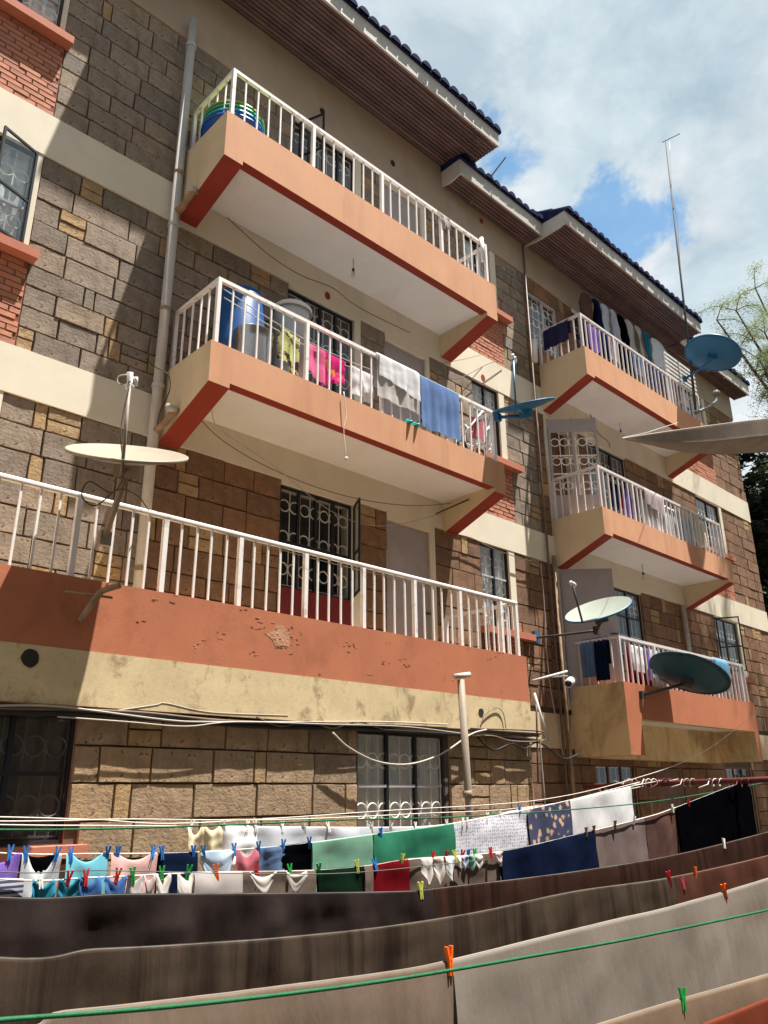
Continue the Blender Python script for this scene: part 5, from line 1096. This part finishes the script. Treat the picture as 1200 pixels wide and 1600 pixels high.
for i, (a, b, dr, m, lb) in enumerate(((950, 964, 0.45, 'navy', 'navy cloth at the left of the middle right balcony'), (966, 972, 0.4, 'red', 'narrow red cloth on the middle right balcony'), (973, 985, 0.5, 'purple', 'purple cloth on the middle right balcony'), (1000, 1022, 0.55, 'white', 'leftmost white shirt behind the middle right railing'), (1023, 1040, 0.6, 'white', 'second white shirt behind the middle right railing'), (1041, 1060, 0.55, 'pale', 'off white shirt behind the middle right railing'), (1062, 1078, 0.5, 'lace', 'pale blue white shirt behind the middle right railing'), (1082, 1100, 0.45, 'cream', 'cream cloth at the right of the middle right balcony'))):
    cloth('V', a, b, dr, 'cloth_'+m, 'shirt', lb, 'shirt', 0.7, 0.02, 24, seed=130+i)
for i, (a, b, dr, m, lb) in enumerate(((12.85, 13.2, 0.5, 'white', 'white blouse pegged over the middle right railing beside the mauve cloth'), (13.22, 13.55, 0.55, 'lace', 'pale blouse pegged over the middle right railing, second from the mauve cloth'), (13.6, 13.85, 0.45, 'white', 'short white vest pegged over the middle right railing'))):
    drape((a, YF+0.10, 4.86), (b, YF+0.10, 4.86), dr, 'cloth_'+m, lb, 'blouse', (0, -1, 0), rr=0.008, seed=20+i, amp=0.01, freq=24, name='blouse')
drape((12.15, YF+0.045, 4.96), (12.75, YF+0.045, 4.96), 0.36, 'cloth_mauvegrey', 'mauve cloth draped over the middle right railing', 'cloth', (0, -1, 0), seed=5, bot=lambda u: 0.8+0.3*u)
wire('X', [(965, 1003, 6.3), (1010, 1014, 6.3), (1060, 1024, 6.3), (1120, 1036, 6.3)])
for i, (a, b, dr, m, lb) in enumerate(((985, 1003, 0.4, 'white', 'white blouse behind the lowest right railing'), (1004, 1013, 0.5, 'purple', 'thin purple cloth behind the lowest right railing'), (1014, 1026, 0.45, 'lace', 'pale vest behind the lowest right railing'), (986, 1024, 0.62, 'red', 'dark red cloth behind the white blouse on the lowest right balcony'))):
    cloth('X', a, b, dr, 'cloth_'+m, 'garment', lb, 'garment', 0.7, 0.02, 24, seed=140+i, off=0.12 if i == 3 else 0)
drape((13.95, YF+0.05, 2.21), (14.5, YF+0.05, 2.21), 0.42, 'cloth_skyblue', 'sky blue cloth over the lowest right railing behind the teal dish', 'cloth', (0, -1, 0), seed=6, bot=lambda u: 0.5+0.5*u)
# wire twisted round the red crossbar
rn = random.Random(4)
for k, px in enumerate((985, 1015, 1040, 1075, 1120, 1165)):
    d = ray(px, 1223); c = d*(bx/d.x); pts = []
    for i in range(26):
        t_ = i/25*2*math.pi*2.2; pts.append(c+Vector((math.cos(t_)*0.045, (i/25-0.5)*0.16*rn.uniform(0.9, 1.1), math.sin(t_)*0.045)))
    pts += [pts[-1]+Vector((-0.1, -0.02, -0.06)), pts[-1]+Vector((-0.25, 0.02, rn.uniform(-0.12, 0.05)))]
    tag(MB().tube(pts, 0.006, 5).build('tie_wire', ('cable_white', 'rope_cream', 'pole_red')[k % 3], None, True), ('pale', 'cream', 'red')[k % 3]+' tie wire wound round the red crossbar, '+('leftmost', 'second', 'third', 'fourth', 'fifth', 'rightmost')[k]+' of six', 'wire', 'wire ties on the red crossbar')
